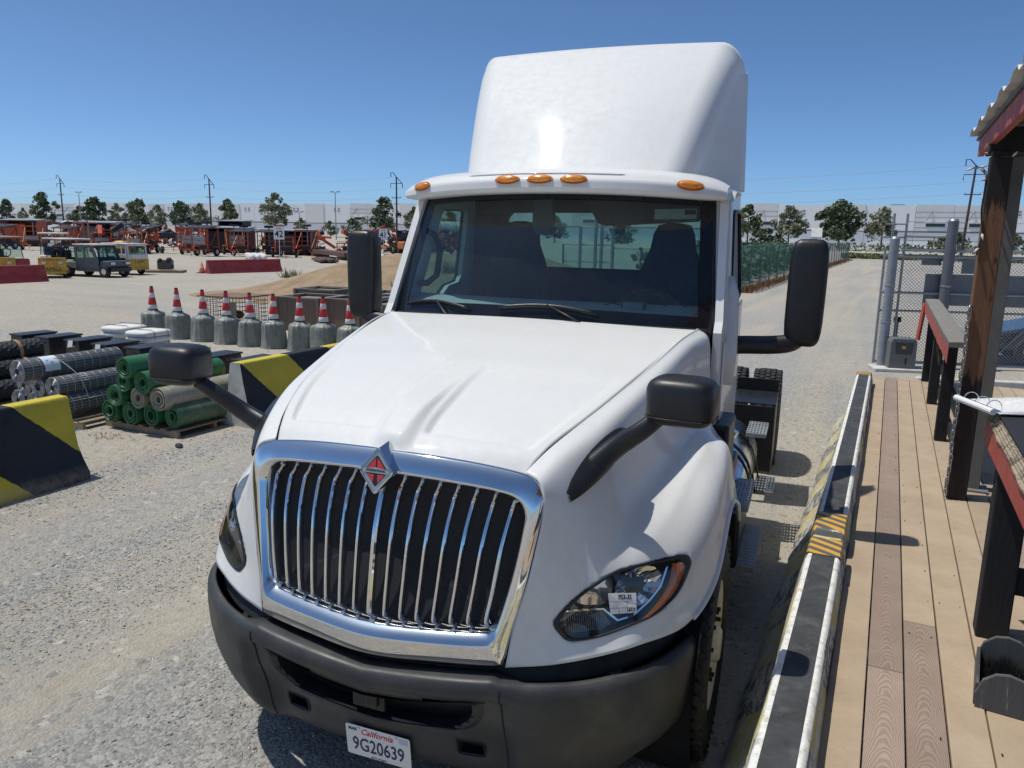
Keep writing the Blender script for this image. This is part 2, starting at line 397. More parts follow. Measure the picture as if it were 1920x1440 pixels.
# inspection card stuck on the camera-right headlight
c4 = [hlp(.886, 1.104, .012), hlp(.979, 1.090, .012), hlp(.990, 1.020, .012), hlp(.903, 1.024, .012)]
b = MB(); b.add(c4+[p+Vector((.0005, .001, 0)) for p in c4], [(0, 1, 2, 3), (7, 6, 5, 4), (0, 4, 5, 1), (1, 5, 6, 2), (2, 6, 7, 3), (3, 7, 4, 0)])
card = b.build('inspection_card', M_WHT, TRUCK); card['label'] = 'white inspection card on the headlight reading P53 35'
ux = (c4[1]-c4[0]).normalized(); uy = (c4[0]-c4[3]).normalized()
def on_card(u, v): return c4[0].lerp(c4[1], u).lerp(c4[3].lerp(c4[2], u), v) + Vector((.0, -.0025, .0005))
text_mesh('card_writing', 'P53-35', M_BLACKINK, card, frame(on_card(.60, .20), ux, uy), .024, .82, bold=.0006)
text_mesh('card_writing', '6117', M_BLACKINK, card, frame(on_card(.84, .86), ux, uy), .018, .8, bold=.0006)
b = MB()
for (u0, v0), (u1, v1) in (((.02, .40), (.98, .40)), ((.66, .40), (.66, .98)), ((.02, .72), (.98, .72)), ((.34, .72), (.34, .98))): b.beam(on_card(u0, v0), on_card(u1, v1), .0012, .0006)
b.build('card_rule', M_BLACKINK, card)
# ---- chrome surround, bars, emblem
OUT = [(0, .150, 1.600), (.3, .160, 1.592), (.50, .178, 1.573), (.60, .180, 1.553), (.645, .168, 1.515), (.657, .150, 1.43), (.615, .098, 1.15), (.572, .058, .95), (.553, .042, .862), (.52, .032, .836), (.3, .0, .818), (0, -.03, .806)]
CRE = [(0, .105, 1.525), (.3, .112, 1.517), (.49, .128, 1.502), (.570, .135, 1.478), (.602, .130, 1.43), (.600, .118, 1.36), (.570, .076, 1.16), (.537, .032, 1.0), (.516, .014, .948), (.47, .002, .928), (.25, -.030, .912), (0, -.052, .902)]
INN = [(0, .135, 1.497), (.3, .140, 1.490), (.48, .155, 1.476), (.548, .165, 1.452), (.572, .165, 1.41), (.568, .155, 1.35), (.540, .120, 1.17), (.512, .078, 1.02), (.494, .058, .984), (.45, .046, .966), (.25, .016, .950), (0, -.004, .940)]
def halfloop(P):
    R = [Vector(p) for p in P]; Lf = [Vector((-p.x, p.y, p.z)) for p in R[1:-1]][::-1]
    return spline(R+Lf, 6, True)
lo, lc, li = halfloop(OUT), halfloop(CRE), halfloop(INN)
b = MB(); rows = [[p+Vector((0, .05, -.01 if p.z > 1.3 else 0)) for p in lo], lo, [a.lerp(c, .10)+Vector((0, -.004, .002)) for a, c in zip(lo, lc)], [a.lerp(c, .5)+Vector((0, -.006, 0)) for a, c in zip(lo, lc)], [a.lerp(c, .93) for a, c in zip(lo, lc)], [c+(i-c)*.06 for c, i in zip(lc, li)], [c.lerp(i, .5)+Vector((0, .004, 0)) for c, i in zip(lc, li)], li, [p+Vector((0, .06, 0)) for p in li]]
b.grid(rows, cu=True); GR = b.build('grille_surround', M_CHROME, TRUCK, True)
b = MB(); b.grid([[p+Vector((0, .05, 0)) for p in li], [p*.0+Vector((0, .16, 1.22)) for p in li]], cu=True); b.build('grille_mesh', M_MESH, TRUCK)
for k in range(-7, 8):
    f = k/7.3; xt, xb = f*.556, f*.500
    yt = .130+.040*(xt/.56)**2; yb = .005+.055*(xb/.5)**2
    zt = 1.497-.030*f*f-.004; zb = .944+.030*abs(f)**1.5
    w = .0075 if k else .012; b = MB()
    path = [(xt, yt+.045, zt+.012), (xt, yt+.015, zt-.02), (xt, yt-.022, zt-.050), (lerp(xt, xb, .3), lerp(yt-.032, yb-.012, .32)-.016, lerp(zt, zb, .35)), (lerp(xt, xb, .7), lerp(yt-.032, yb-.012, .68)-.016, lerp(zt, zb, .7)), (xb, yb-.012, zb+.05), (xb, yb-.006, zb+.018), (xb, yb+.03, zb-.002)]
    P = spline(path, 3); R = []
    for i in range(len(P)): R.append([P[i]+Vector(o) for o in ((-w, .03, 0), (-w, .006, 0), (-w*.55, 0, 0), (w*.55, 0, 0), (w, .006, 0), (w, .03, 0))])
    b.grid(R, cu=True); b.build('grille_bar', M_CHROME, GR, 30)
b = MB(); EO = Vector((0, .070, 1.532))
e1, e2 = Vector((1, 0, 0)), Vector((0, .20, .98)).normalized(); en = e1.cross(e2)
def dia(h, w, off, r=.12):
    h *= 1.09; w *= 1.09; P = [(0, h), (w, 0), (0, -h), (-w, 0)]; o = []
    for i in range(4):
        p, q, n_ = Vector(P[i]), Vector(P[i-1]), Vector(P[(i+1) % 4])
        for a in (p.lerp(q, r), p.lerp(q, r*.35).lerp(p.lerp(n_, r*.35), .5), p.lerp(n_, r)): o.append(EO+e1*a.x+e2*a.y+en*off)
    return o
M_EDK = pm('emblem_black', (.015, .015, .02), .3, var=.1); M_EGR = pm('emblem_silver', (.42, .44, .46), .35, .6, var=.08)
back = [Vector((p.x*1.02, p.y+.085, p.z+.006)) for p in dia(.088, .074, 0)]
b.grid([back, dia(.088, .074, -.012), dia(.086, .072, 0), dia(.080, .067, .002), dia(.078, .065, -.003)], cu=True); EMB = b.build('emblem', M_CHROME, GR, 40)
def flat(mb, pts): mb.add(pts, [tuple(range(len(pts)))]); return mb
b = MB(); flat(b, dia(.079, .066, -.002)); flat(b, []) if 0 else None; mface = b
mface.mi = 1; flat(mface, dia(.058, .048, -.001)); mface.mi = 2
def ept(x, y, off=0): return EO+e1*x*1.09+e2*y*1.09+en*off
for pts in ([(-.035, .010), (-.003, .010), (-.003, .048)], [(.003, .010), (.035, .010), (.003, .048)], [(-.035, -.012), (-.006, -.012), (-.010, -.044)], [(.006, -.012), (.035, -.012), (.010, -.044)]):
    flat(mface, [ept(x, y, .0005) for x, y in pts])
mface.mi = 0
flat(mface, [ept(x, y, .002) for x, y in [(-.058, 0), (-.05, .007), (0, .013), (.05, .007), (.058, 0), (.05, -.008), (-.05, -.008)]])
mface.build('emblem_face', [M_EGR, M_EDK, M_RED], GR)
text_mesh('emblem_lettering', 'INTERNATIONAL', M_EDK, GR, frame(ept(0, .001, .0026), e1, e2), .0125, .86, ext=.0003, bold=.0003)
# ---- bumper
PLAN = [(0, -.075), (.2, -.068), (.4, -.05), (.56, -.02), (.70, .03), (.83, .095), (.95, .175), (1.05, .265), (1.13, .38), (1.185, .53), (1.205, .66), (1.21, .76)]
_pl = spline([(a, c, 0) for a, c in PLAN], 7); PL = [Vector((-p.x, p.y, 0)) for p in _pl[:0:-1]]+_pl
PROF = [(.806, .085), (.803, .022), (.795, .004), (.775, -.006), (.735, -.004), (.715, .014), (.68, .026), (.62, .042), (.55, .075), (.48, .108), (.42, .128), (.36, .140), (.31, .158), (.275, .185), (.255, .225)]
PROF = [(p.y, p.x) for p in spline([(o, z, 0) for z, o in PROF], 2)]
ENDP = [(-.81, .06), (-.803, .02), (-.79, .004), (-.77, -.004), (-.70, -.006), (-.60, 0), (-.50, .018), (-.40, .052), (-.33, .09), (-.28, .14), (-.25, .19)]
rows = []
for z, off in PROF:
    r = []
    for i, p in enumerate(PL):
        d = PL[min(i+1, len(PL)-1)]-PL[max(i-1, 0)]; nrm = Vector((-d.y, d.x, 0)).normalized()
        e = sstep(.56, .66, abs(p.x)); o2 = lerp(off, tab(ENDP, -z), e)
        zz = z + e*(-.012+.030*sstep(.8, 1.2, abs(p.x)))*sstep(.45, .8, z)
        if abs(p.x) < .56: zz += -.045*(1-(abs(p.x)/.56))*sstep(.45, .75, z) + .01
        zz -= .0
        if zz < .45: zz += .10*sstep(.9, 1.2, abs(p.x))*sstep(.5, .25, zz)
        r.append(p+nrm*o2+Vector((0, 0, zz)))
    rows.append(r)
INT = [(-.44, .705), (0, .640), (.44, .705), (.47, .685), (.46, .62), (.40, .555), (.34, .535), (0, .495), (-.34, .535), (-.40, .555), (-.46, .62), (-.47, .685)]
TOW = [[(s*.41+a, .428+c) for a, c in ((-.052, -.022), (-.04, -.032), (.04, -.032), (.052, -.022), (.052, .024), (.04, .034), (-.04, .034), (-.052, .024))] for s in (-1, 1)]
def bumper_mb():
    b = MB(); n = len(rows[0]); vs = [v for r in rows for v in r]; fs = []
    for i in range(len(rows)-1):
        for k in range(n-1):
            q = (i*n+k, i*n+k+1, (i+1)*n+k+1, (i+1)*n+k); c = sum((vs[j] for j in q), Vector())/4
            if inpoly(c.x, c.z, INT) or any(inpoly(c.x, c.z, T) for T in TOW): continue
            fs.append(q)
    return b.add(vs, fs)
BU = bumper_mb().build('bumper', M_BUMP, TRUCK, 60, solid=.006)
_bv = [v for r in rows for v in r]; _bn = len(rows[0])
BB = BVHTree.FromPolygons(_bv, [(i*_bn+k, i*_bn+k+1, (i+1)*_bn+k+1, (i+1)*_bn+k) for i in range(len(rows)-1) for k in range(_bn-1)])
def bpt(x, z, off=0):
    h = BB.ray_cast(Vector((x, -1, z)), Vector((0, 1, 0))); return (h[0] if h[0] is not None else Vector((x, .1, z)))+Vector((0, off, 0))
def rimmed(P, o0, o1, k, nm, mat, dpth):
    cx = sum(p[0] for p in P)/len(P); cz = sum(p[1] for p in P)/len(P); Q = [(p.x, p.y) for p in spline([(a, c, 0) for a, c in P], 5, True)]
    S_ = lambda kk: [(cx+(a-cx)*kk, cz+(c-cz)*kk) for a, c in Q]
    b = MB(); b.grid([[bpt(x, z, o0) for x, z in S_(k)], [bpt(x, z, o0-.004) for x, z in S_(1.0)], [bpt(x, z, o1) for x, z in S_(.95)], [bpt(x, z, dpth) for x, z in S_(.93)], [Vector((cx, bpt(cx, cz).y+dpth, cz)) for x, z in Q]], cu=True)
    return b.build(nm, mat, BU, 50)
rimmed(INT, -.002, .01, 1.05, 'lower_intake', M_BLK, .07)
for T in TOW: rimmed(T, -.001, .004, 1.12, 'tow_slot', M_DARK, .05)
b = MB(); b.box((-.02, .03, .585), (.15, .03, .10)); b.box((.0, .01, .585), (.055, .02, .06)); b.build('radar_sensor', M_BLK, BU, bevel=.006)
for s in (-1, 1):
    b = MB(); P = [bpt(s*.566, z, -.0015) for z in [.30+.02*i for i in range(25)]]; b.tube(P, .0032, 5); b.build('bumper_seam', M_DARK, BU)
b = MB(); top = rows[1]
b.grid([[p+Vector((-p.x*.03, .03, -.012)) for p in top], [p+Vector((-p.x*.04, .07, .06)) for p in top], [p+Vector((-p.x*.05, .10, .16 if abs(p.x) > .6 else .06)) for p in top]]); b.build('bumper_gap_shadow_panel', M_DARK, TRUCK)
# ---- licence plate
PO = Vector((0, .052, .343)); pu, pv = Vector((1, 0, 0)), Vector((0, -.11, 1)).normalized(); pn = pu.cross(pv)
poly = []
for cx_, cy_, a0 in ((.1425, .066, 0), (-.1425, .066, pi/2), (-.1425, -.066, pi), (.1425, -.066, 1.5*pi)):
    for k in range(4): poly.append((cx_+.010*cos(a0+k*pi/6), cy_+.010*sin(a0+k*pi/6)))
b = MB(); b.prism(poly, PO, pu, pv, -pn*.002); PLT = b.build('licence_plate', M_WHT, TRUCK, bevel=.001)
PLT['label'] = 'white California licence plate reading 9G20639 hung below the bumper'
def ppt(x, y): return PO+pu*x+pv*y+pn*.0008
text_mesh('plate_number', '9G20639', M_INK, PLT, frame(ppt(0, -.018), pu, pv), .092, .72, bold=.001)
text_mesh('plate_state', 'California', M_SCRIPT, PLT, frame(ppt(-.005, .050), pu, pv), .040, .98, shear=.35, bold=.0004)
text_mesh('plate_month', 'MAR', M_INK, PLT, frame(ppt(-.118, .056), pu, pv), .022, .9, bold=.0004)
text_mesh('plate_footer', 'dmv.ca.gov', M_INK, PLT, frame(ppt(0, -.067), pu, pv), .013, 1.3)
b = MB(); b.prism([(-.02, -.012), (.02, -.012), (.02, .012), (-.02, .012)], ppt(.122, .054), pu, pv, pn*.0006); b.build('plate_sticker', pm('pale_blue_sticker', (.5, .55, .68), .5), PLT)
for x in (-.088, .088): MB().cyl(ppt(x, .062), ppt(x, .062)+pn*.004, .007, n=10).build('plate_bolt', M_ALU, PLT)
# ---- windscreen and cab shell
def ws(s, t):
    """windscreen surface: s -1..1 across, t 0 bottom .. 1 top"""
    xb, xt = 1.02, .935
    yb = 1.80+.25*abs(s)**2.2; yt = 2.20+.20*abs(s)**2.2
    zb = 1.935-.035*s*s; zt = 2.735-.035*s*s
    return Vector((s*lerp(xb, xt, t), lerp(yb, yt, t)-.02*sin(pi*t), lerp(zb, zt, t)))
b = MB(); b.grid([[ws(-1+2*i/32, j/16) for i in range(33)] for j in range(17)]); WS = b.build('windscreen', M_WIND, TRUCK, True)
b = MB(); N_ = 40
def loop_ws(a, bt, tp):
    o = []
    for i in range(N_): o.append(ws(lerp(-a, a, i/N_), bt))
    for i in range(16): o.append(ws(a, lerp(bt, tp, i/16)))
    for i in range(N_): o.append(ws(lerp(a, -a, i/N_), tp))
    for i in range(16): o.append(ws(-a, lerp(tp, bt, i/16)))
    return o
off = Vector((0, -.004, .002))
b.grid([[p+off for p in loop_ws(1.0, 0, 1)], [p+off for p in loop_ws(.925, .115, .90)]], cu=True); b.build('windscreen_frit', M_FRIT, WS, True)
b = MB(); P = [ws(1, j/12)+Vector((.004, .0, 0)) for j in range(13)]; b.tube(P, .012, 6); b.tube([Vector((-p.x, p.y, p.z)) for p in P], .012, 6)
b.tube([ws(-1+2*i/24, 1) for i in range(25)], .012, 6); b.build('windscreen_rubber', M_BLK, WS, True)
# cab side walls with door window openings
def sx_(z): return 1.075 if z < 2.0 else 1.075-.06*(z-2.0)/.75
CW = [(1.98, .62), (1.98, 1.92), (2.03, 1.98), (2.36, 2.64), (2.45, 2.73), (3.26, 2.76), (3.27, .62)]
WIN = [(2.37, 1.97), (2.40, 2.02), (2.66, 2.57), (2.71, 2.605), (3.06, 2.615), (3.10, 2.59), (3.07, 2.12), (3.03, 2.07), (2.86, 2.05), (2.72, 1.97), (2.62, 1.88), (2.44, 1.86)]
for s in (-1, 1):
    b = MB(); b.holed(CW, [WIN], (0, 0, 0), (0, 1, 0), (0, 0, 1), (-.045*s, 0, 0))
    b.v = [(v[0]+s*sx_(v[2]), v[1], v[2]) for v in b.v]; b.build('cab_side', M_PAINT, TRUCK)
    # door skin as a slightly proud panel with its own shut lines
    D = [(2.10, .95), (2.10, 1.86), (2.42, 1.80), (2.63, 1.82), (2.75, 1.92), (2.88, 2.0), (3.12, 2.03), (3.14, 1.2), (3.10, .95)]
    b = MB(); b.prism(D, (s*1.077, 0, 0), (0, 1, 0), (0, 0, 1), (s*.012, 0, 0)); DR = b.build('door', M_PAINT, TRUCK, bevel=.006)
    b = MB(); b.prism([(p[0], p[1]) for p in WIN], (s*1.035, 0, 0), (0, 1, 0), (0, 0, 1), (-.004*s, 0, 0))
    b.v = [(v[0]+s*(sx_(v[2])-1.075), v[1], v[2]) for v in b.v]; b.build('door_window', M_SIDE, TRUCK)
    b = MB(); b.tube([(s*(sx_(z)+.002), y, z) for y, z in WIN], .013, 6, closed=True); b.build('window_seal', M_BLK, TRUCK, True)
    b = MB(); b.box((s*1.10, 2.95, 1.72), (.03, .18, .045)); b.build('door_handle', M_BLK, DR, bevel=.012)
    # pillar between windscreen and door glass
    b = MB(); R = []
    for j in range(9):
        t = j/8; p = ws(s, t); z = p.z; R.append([p+Vector((0, .01, 0)), p+Vector((s*.02, .005, 0)), Vector((s*(sx_(z)+.006), p.y+.07, z)), Vector((s*(sx_(z)+.006), lerp(2.36, 2.62, t)-.02, z))])
    b.grid(R); b.build('windscreen_pillar', M_PAINT, TRUCK, 50)
    b = MB(); b.tube([(s*1.09, 2.16, 1.60), (s*1.097, 2.17, 1.80), (s*1.09, 2.25, 2.12), (s*1.075, 2.31, 2.22)], [(.012, .05), (.012, .055), (.012, .045), (.008, .02)], 8); b.build('pillar_trim', M_PAINT, TRUCK, True)
b = MB(); RW = [(-1.02, 1.2), (1.02, 1.2), (1.03, 2.0), (.98, 2.72), (-.98, 2.72), (-1.03, 2.0)]; RH = [(-.70, 2.20), (.76, 2.20), (.78, 2.24), (.76, 2.57), (.72, 2.61), (-.66, 2.60), (-.70, 2.56)]
b.holed(RW, [RH], (0, 3.215, 0), (1, 0, 0), (0, 0, 1), (0, .04, 0)); b.build('rear_wall', M_SEAT, TRUCK)
b = MB(); b.prism(RH, (0, 3.23, 0), (1, 0, 0), (0, 0, 1), (0, .005, 0)); b.build('rear_window', M_SIDE, TRUCK)
# roof with rounded shoulders
b = MB(); R = []
for j in range(13):
    t = j/12; y = lerp(2.24, 3.27, t); r = []
    for i in range(25):
        s = -1+2*i/24; y2 = y+(.18*abs(s)**2.2)*(1-t); k = abs(s)**5
        r.append(Vector((s*1.045, y2, lerp(2.765, 2.835, sstep(0, .25, t))-.115*k)))
    R.append(r)
b.grid(R); b.build('cab_roof', M_PAINT, TRUCK, True)
b = MB(); b.box((0, 2.75, 2.715), (1.96, .9, .02)); b.build('headliner', M_TRIM, TRUCK)
b = MB(); b.box((0, 2.63, 1.40), (2.05, 1.15, .05)); b.build('cab_floor', M_DARK, TRUCK)
b = MB(); b.box((0, 2.0, 1.35), (2.02, .06, 1.15)); b.build('firewall', M_DARK, TRUCK)
# ---- sun visor with five marker lamps
def vis(s, t):
    """t around the visor section 0..1: underside front lip, nose, top, back"""
    SEC = [(.30, -.045), (.10, -.060), (.0, -.055), (-.035, -.03), (-.030, .015), (.02, .055), (.12, .085), (.28, .10), (.45, .105)]
    f = t*(len(SEC)-1); i = min(int(f), len(SEC)-2); q = f-i; dy, dz = lerp(SEC[i][0], SEC[i+1][0], q), lerp(SEC[i][1], SEC[i+1][1], q)
    a = abs(s); y0 = 1.955+.24*a**2.4; z0 = 2.742-.040*a**2-.012*a**8; e = (1-a**12)
    return Vector((s*(1.03-.02*sstep(.1, .5, dy)), y0+dy*(1-.25*a**6)+.03*a**10, z0+dz*lerp(.55, 1, e)))
b = MB(); b.grid([[vis(-1+2*i/60, j/24) for i in range(61)] for j in range(25)])
n = 61; b.add([vis(s, j/24) for s in (-1, 1) for j in range(25)], [tuple(range(25)), tuple(range(49, 24, -1))])
VI = b.build('sun_visor', M_PAINT, TRUCK, 45)
b = MB(); P = spline([vis(s, .61)+Vector((0, -.002, .001)) for s in (-.47, -.3, 0, .3, .47)], 6); b.tube(P, [.001]+[.006]*(len(P)-2)+[.001], 6); b.build('visor_crease', M_PAINT, VI, True)
for x in (-.841, -.203, 0, .203, .841):
    s = x/1.03; c = vis(s, .50); d1 = (vis(s+.02, .50)-vis(s-.02, .50)).normalized(); d2 = (vis(s, .55)-vis(s, .45)).normalized(); nn = d1.cross(d2).normalized()
    if nn.y > 0: nn = -nn
    b = MB(); R = []
    for r, h in ((1, -.002), (.98, .010), (.86, .019), (.5, .024), (.02, .025)): R.append([c+d1*.072*r*cos(a)+d2*.024*r*sin(a)+nn*h for a in (2*pi*k/24 for k in range(24))])
    b.grid(R, cu=True); L_ = b.build('marker_lamp', M_AMBER, VI, True)
    b = MB(); b.tube([c+d1*.077*cos(a)+d2*.029*sin(a)+nn*.001 for a in (2*pi*k/24 for k in range(24))], .004, 5, closed=True); b.build('lamp_bezel', pm('orange_bezel', (.55, .14, .02), .3), VI, True)
# ---- roof fairing
def fair(s, t):
    """s -1..1 across incl. flanks, t 0 front foot .. 1 rear top"""
    fy = lerp(2.36, 3.22, t**.92); fz = 2.80+.95*(t**1.0)+.075*sin(pi*t)*.9
    hw = lerp(.70, .93, t**.8)
    a = abs(s); sg = 1 if s >= 0 else -1
    if a <= .62:
        q = a/.62; return Vector((sg*q*(hw-.13), fy+.055*q*q*(1-t*.6), fz-.012*q*q))
    q = (a-.62)/.38
    ang = min(1, q/.45)*pi/2; r = .17
    p = Vector((sg*(hw-.13+r*sin(ang)), fy+.055*(1-t*.6)+.9*r*(1-cos(ang)), fz-.012-.55*r*(1-cos(ang))))
    if q > .45:
        k = (q-.45)/.55; p = p.lerp(Vector((sg*lerp(1.03, .985, t), lerp(3.34, 3.44, t), lerp(2.76, 3.655, t))), k)
    p.z -= .085*sstep(.82, 1.0, t)*sstep(.05, .55, q)
    return p
b = MB(); b.grid([[fair(-1+2*i/90, j/40) for i in range(91)] for j in range(41)]); 
b.build('roof_fairing', M_PAINT, TRUCK, True, solid=.012)
# ---- interior
b = MB(); R = []
for j in range(9):
    t = j/8; R.append([Vector((x, lerp(1.86, 2.52, t)+.22*(abs(x))**2.2*(1-t), 1.965+.075*sin(pi*min(1, t*1.05))-.25*max(0, t-.82)/.18*.4)) for x in (-1.0+i*.1 for i in range(21))])
b.grid(R); b.build('dashboard', pm('dash_grey', (.42, .44, .43), .75, var=.12, scale=20), TRUCK, True, solid=.03)
for sx in (-.50, .62):
    b = MB(); R = []
    for z, w, d in ((1.45, .23, .08), (1.9, .25, .09), (2.15, .235, .085), (2.28, .19, .075), (2.36, .155, .07), (2.46, .14, .065), (2.52, .11, .05), (2.535, .04, .02)):
        R.append([Vector((sx+w*(1 if cos(a) > 0 else -1)*abs(cos(a))**.6, 2.85+(z-1.45)*.12+d*(1 if sin(a) > 0 else -1)*abs(sin(a))**.6, z)) for a in (2*pi*k/20 for k in range(20))])
    b.grid(R, cu=True); ST = b.build('seat', M_SEAT, TRUCK, True)
    b = MB(); b.box((sx, 2.62, 1.55), (.48, .5, .16)); b.build('seat_cushion', M_SEAT, ST, bevel=.05, seg=3)
b = MB(); b.tube([Vector((.56+.22*cos(a), 2.42+.22*sin(a)*.55, 1.98+.22*sin(a)*.80-.05)) for a in (2*pi*k/28 for k in range(28))], .016, 8, closed=True); b.cyl((.56, 2.42, 1.93), (.56, 2.30, 1.82), .04); b.beam((.36, 2.42, 1.93), (.76, 2.42, 1.93), .04, .02); b.build('steering_wheel', M_BLK, TRUCK, True)
b = MB(); b.tube([(-.965, 2.36, 2.46), (-.93, 2.42, 2.43), (-.92, 2.50, 2.33), (-.925, 2.45, 2.15), (-.95, 2.36, 2.10), (-.98, 2.30, 2.10)], .022, 8); b.build('grab_handle', M_BLK, TRUCK, True)
b = MB(); R = [(.16, 2.69), (.88, 2.69), (.87, 2.535), (.30, 2.50), (.245, 2.52), (.20, 2.60)]; b.prism(R, (0, 2.33, 0), (1, 0, 0), (0, 0, 1), (0, .02, 0)); FL = b.build('visor_flap', M_SEAT, TRUCK, bevel=.006)
b = MB(); b.prism([(.60, 2.545), (.85, 2.552), (.85, 2.61), (.60, 2.605)], (0, 2.327, 0), (1, 0, 0), (0, 0, 1), (0, .002, 0)); b.build('warning_label', pm('grey_label', (.30, .32, .31), .6), FL)
b = MB(); b.prism([(.78, 2.575), (.845, 2.576), (.845, 2.604), (.78, 2.602)], (0, 2.3255, 0), (1, 0, 0), (0, 0, 1), (0, .001, 0)); b.build('label_block', M_DARK, FL)
b = MB(); b.prism([(-.135, 2.66), (-.01, 2.66), (.0, 2.52), (-.02, 2.455), (-.05, 2.44), (-.10, 2.44), (-.125, 2.455), (-.14, 2.52)], (0, 2.20, 0), (1, 0, 0), (0, 0, 1), (0, .06, 0)); b.build('camera_pod', M_BLK, TRUCK, bevel=.01)
b = MB(); b.box((.55, 2.10, 2.035), (.14, .07, .055)); GB = b.build('toll_transponder', M_TRIM, TRUCK, bevel=.006)
b = MB(); b.prism([(.492, 1.985), (.608, 1.985), (.608, 2.028), (.492, 2.028)], (0, 2.063, .03), (1, 0, 0), (0, 0, 1), (0, .002, 0)); b.build('face_plate', pm('grey_label', (.30, .32, .31), .6), GB)
b = MB(); b.tube(spline([(.56, 2.14, 2.03), (.61, 2.16, 2.09), (.68, 2.18, 2.10), (.72, 2.18, 2.03), (.64, 2.15, 1.99)], 6), .004, 5); b.tube(spline([(.50, 2.13, 2.02), (.42, 2.12, 2.045), (.32, 2.1, 2.02), (.24, 2.08, 2.015), (.21, 2.05, 1.98)], 6), .004, 5)
b.tube(spline([(.60, 2.13, 2.0), (.68, 2.14, 2.02), (.74, 2.16, 1.995), (.82, 2.2, 2.03), (.90, 2.25, 2.10)], 6), .004, 5); b.build('loose_wiring', M_BLK, TRUCK, True)
b = MB(); b.prism([(2.52, 1.99), (2.78, 2.0), (2.80, 2.26), (2.55, 2.24)], (1.01, 0, 0), (0, 1, 0), (0, 0, 1), (.002, 0, 0)); b.build('window_paper', M_WHT, TRUCK)
# ---- wipers
for p0, p1, a0 in (((-.90, .09), (-.40, .065), (-.46, -.02)), ((-.20, .085), (.40, .075), (.44, -.02))):
    b = MB(); A = [ws(lerp(p0[0], p1[0], t), lerp(p0[1], p1[1], t)+.035*sin(pi*t))+Vector((0, -.022, .01)) for t in [i/10 for i in range(11)]]; b.tube(A, (.006, .013), 6)
    mid = A[5]; base = ws(a0[0], -.04)+Vector((0, -.04, -.01)); b.tube([base, base.lerp(mid, .5)+Vector((0, -.02, .012)), mid+Vector((0, -.006, .008))], [(.012, .008), (.010, .006), .006], 6); b.build('wiper', M_BLK, TRUCK, True)
b = MB(); b.grid([[hood_pt(-1+2*i/30, .985)+Vector((0, .0, -.03)) for i in range(31)], [ws(-1+2*i/30, .06)+Vector((0, .012, -.012)) for i in range(31)]]); b.build('cowl', M_BLK, TRUCK)
# ---- mirrors
def pillow(b, c, d, e=.55, n=24, m=14, M=None, shear=(0, 0)):
    """superellipsoid housing"""
    c = Vector(c); R = []
    for j in range(m+1):
        ph = -pi/2+pi*j/m; cz = sin(ph); cr_ = cos(ph); z = math.copysign(abs(cz)**e, cz); rr = abs(cr_)**e; row = []
        for k in range(n):
            a = 2*pi*k/n; x = math.copysign(abs(cos(a))**e, cos(a))*rr; y = math.copysign(abs(sin(a))**e, sin(a))*rr
            v = Vector((x*d[0]/2+shear[0]*z*d[2]/2, y*d[1]/2+shear[1]*z*d[2]/2, z*d[2]/2)); row.append(c+(M @ v if M else v))
        R.append(row)
    b.grid(R, cu=True); return b
for s, cx in ((1, 1.497), (-1, -1.487)):
    b = MB(); pillow(b, (cx, 2.42, 2.135), (.215, .17, .625), .38, shear=(.012*s, 0)); DM = b.build('door_mirror', M_BLK, TRUCK, True)
    b = MB(); b.tube(spline([(s*1.085, 2.36, 1.805), (s*1.17, 2.36, 1.815), (s*1.34, 2.37, 1.825), (s*1.44, 2.39, 1.845), (s*1.49, 2.40, 1.90)], 5), [(.045+.022*max(0, 1-i/5), .055) for i in range(21)], 12); b.build('mirror_arm', M_BLK, DM, True)
    b = MB(); b.box((s*1.095, 2.36, 1.80), (.03, .14, .24)); b.build('mirror_mount', M_BLK, DM, bevel=.012)
    b = MB(); b.box((cx, 2.508, 2.14), (.17, .004, .52)); b.build('mirror_glass', M_CHROME, DM)
for s, c, rz in ((1, (1.098, .47, 1.838), -.10), (-1, (-1.205, .34, 1.818), .05)):
    b = MB(); pillow(b, c, (.262, .20, .188), .5, M=rotm(0, 0, rz)); HM = b.build('hood_mirror', M_BLK, TRUCK, True)
    b = MB(); b.tube([Vector(c)+rotm(0, 0, rz) @ Vector((math.copysign(abs(cos(a))**.5, cos(a))*.1295, math.copysign(abs(sin(a))**.5, sin(a))*.0985, -.058)) for a in (2*pi*k/32 for k in range(32))], .0022, 4, closed=True); b.build('housing_seam', M_DARK, HM)
    p0 = Vector((s*.77, .40, 1.545)) if s > 0 else Vector((-.80, .42, 1.545))
    cc = Vector(c)+Vector((-s*.085, .01, -.075)); k1 = p0.lerp(cc, .35)+Vector((0, .02, .01))
    if s < 0: k1 = Vector((-.92, .42, 1.60))
    b = MB(); P = spline([p0, k1, p0.lerp(cc, .72), cc], 5); b.tube(P, [(lerp(.036, .026, i/len(P)), lerp(.05, .034, i/len(P))) for i in range(len(P))], 12); b.build('mirror_arm', M_BLK, HM, True)
    # long foot lying on the wing flank
    b = MB(); A, B2, C2 = [], [], []
    for j in range(13):
        t = j/12; y = lerp(.245, .66, t); zc = lerp(1.47, 1.655, t**.8); w = .052*(sin(pi*min(1, t*1.02+.02))**.45)+.004
        for L, dz, o in ((A, w, .0), (B2, 0, .045*sin(pi*t)**.6+.004), (C2, -w, .0)):
            z = zc+dz; h = BVH.ray_cast(Vector((2, y, z)), Vector((-1, 0, 0)))
            x = h[0].x if h[0] is not None else .75; L.append(Vector((s*(x+o+.001), y, z)))
    b.grid([A, [p.lerp(q, .5)+Vector((s*.012, 0, 0)) for p, q in zip(A, B2)], B2, [p.lerp(q, .5)+Vector((s*.012, 0, 0)) for p, q in zip(C2, B2)], C2]); b.build('mirror_foot', M_BLK, HM, True)
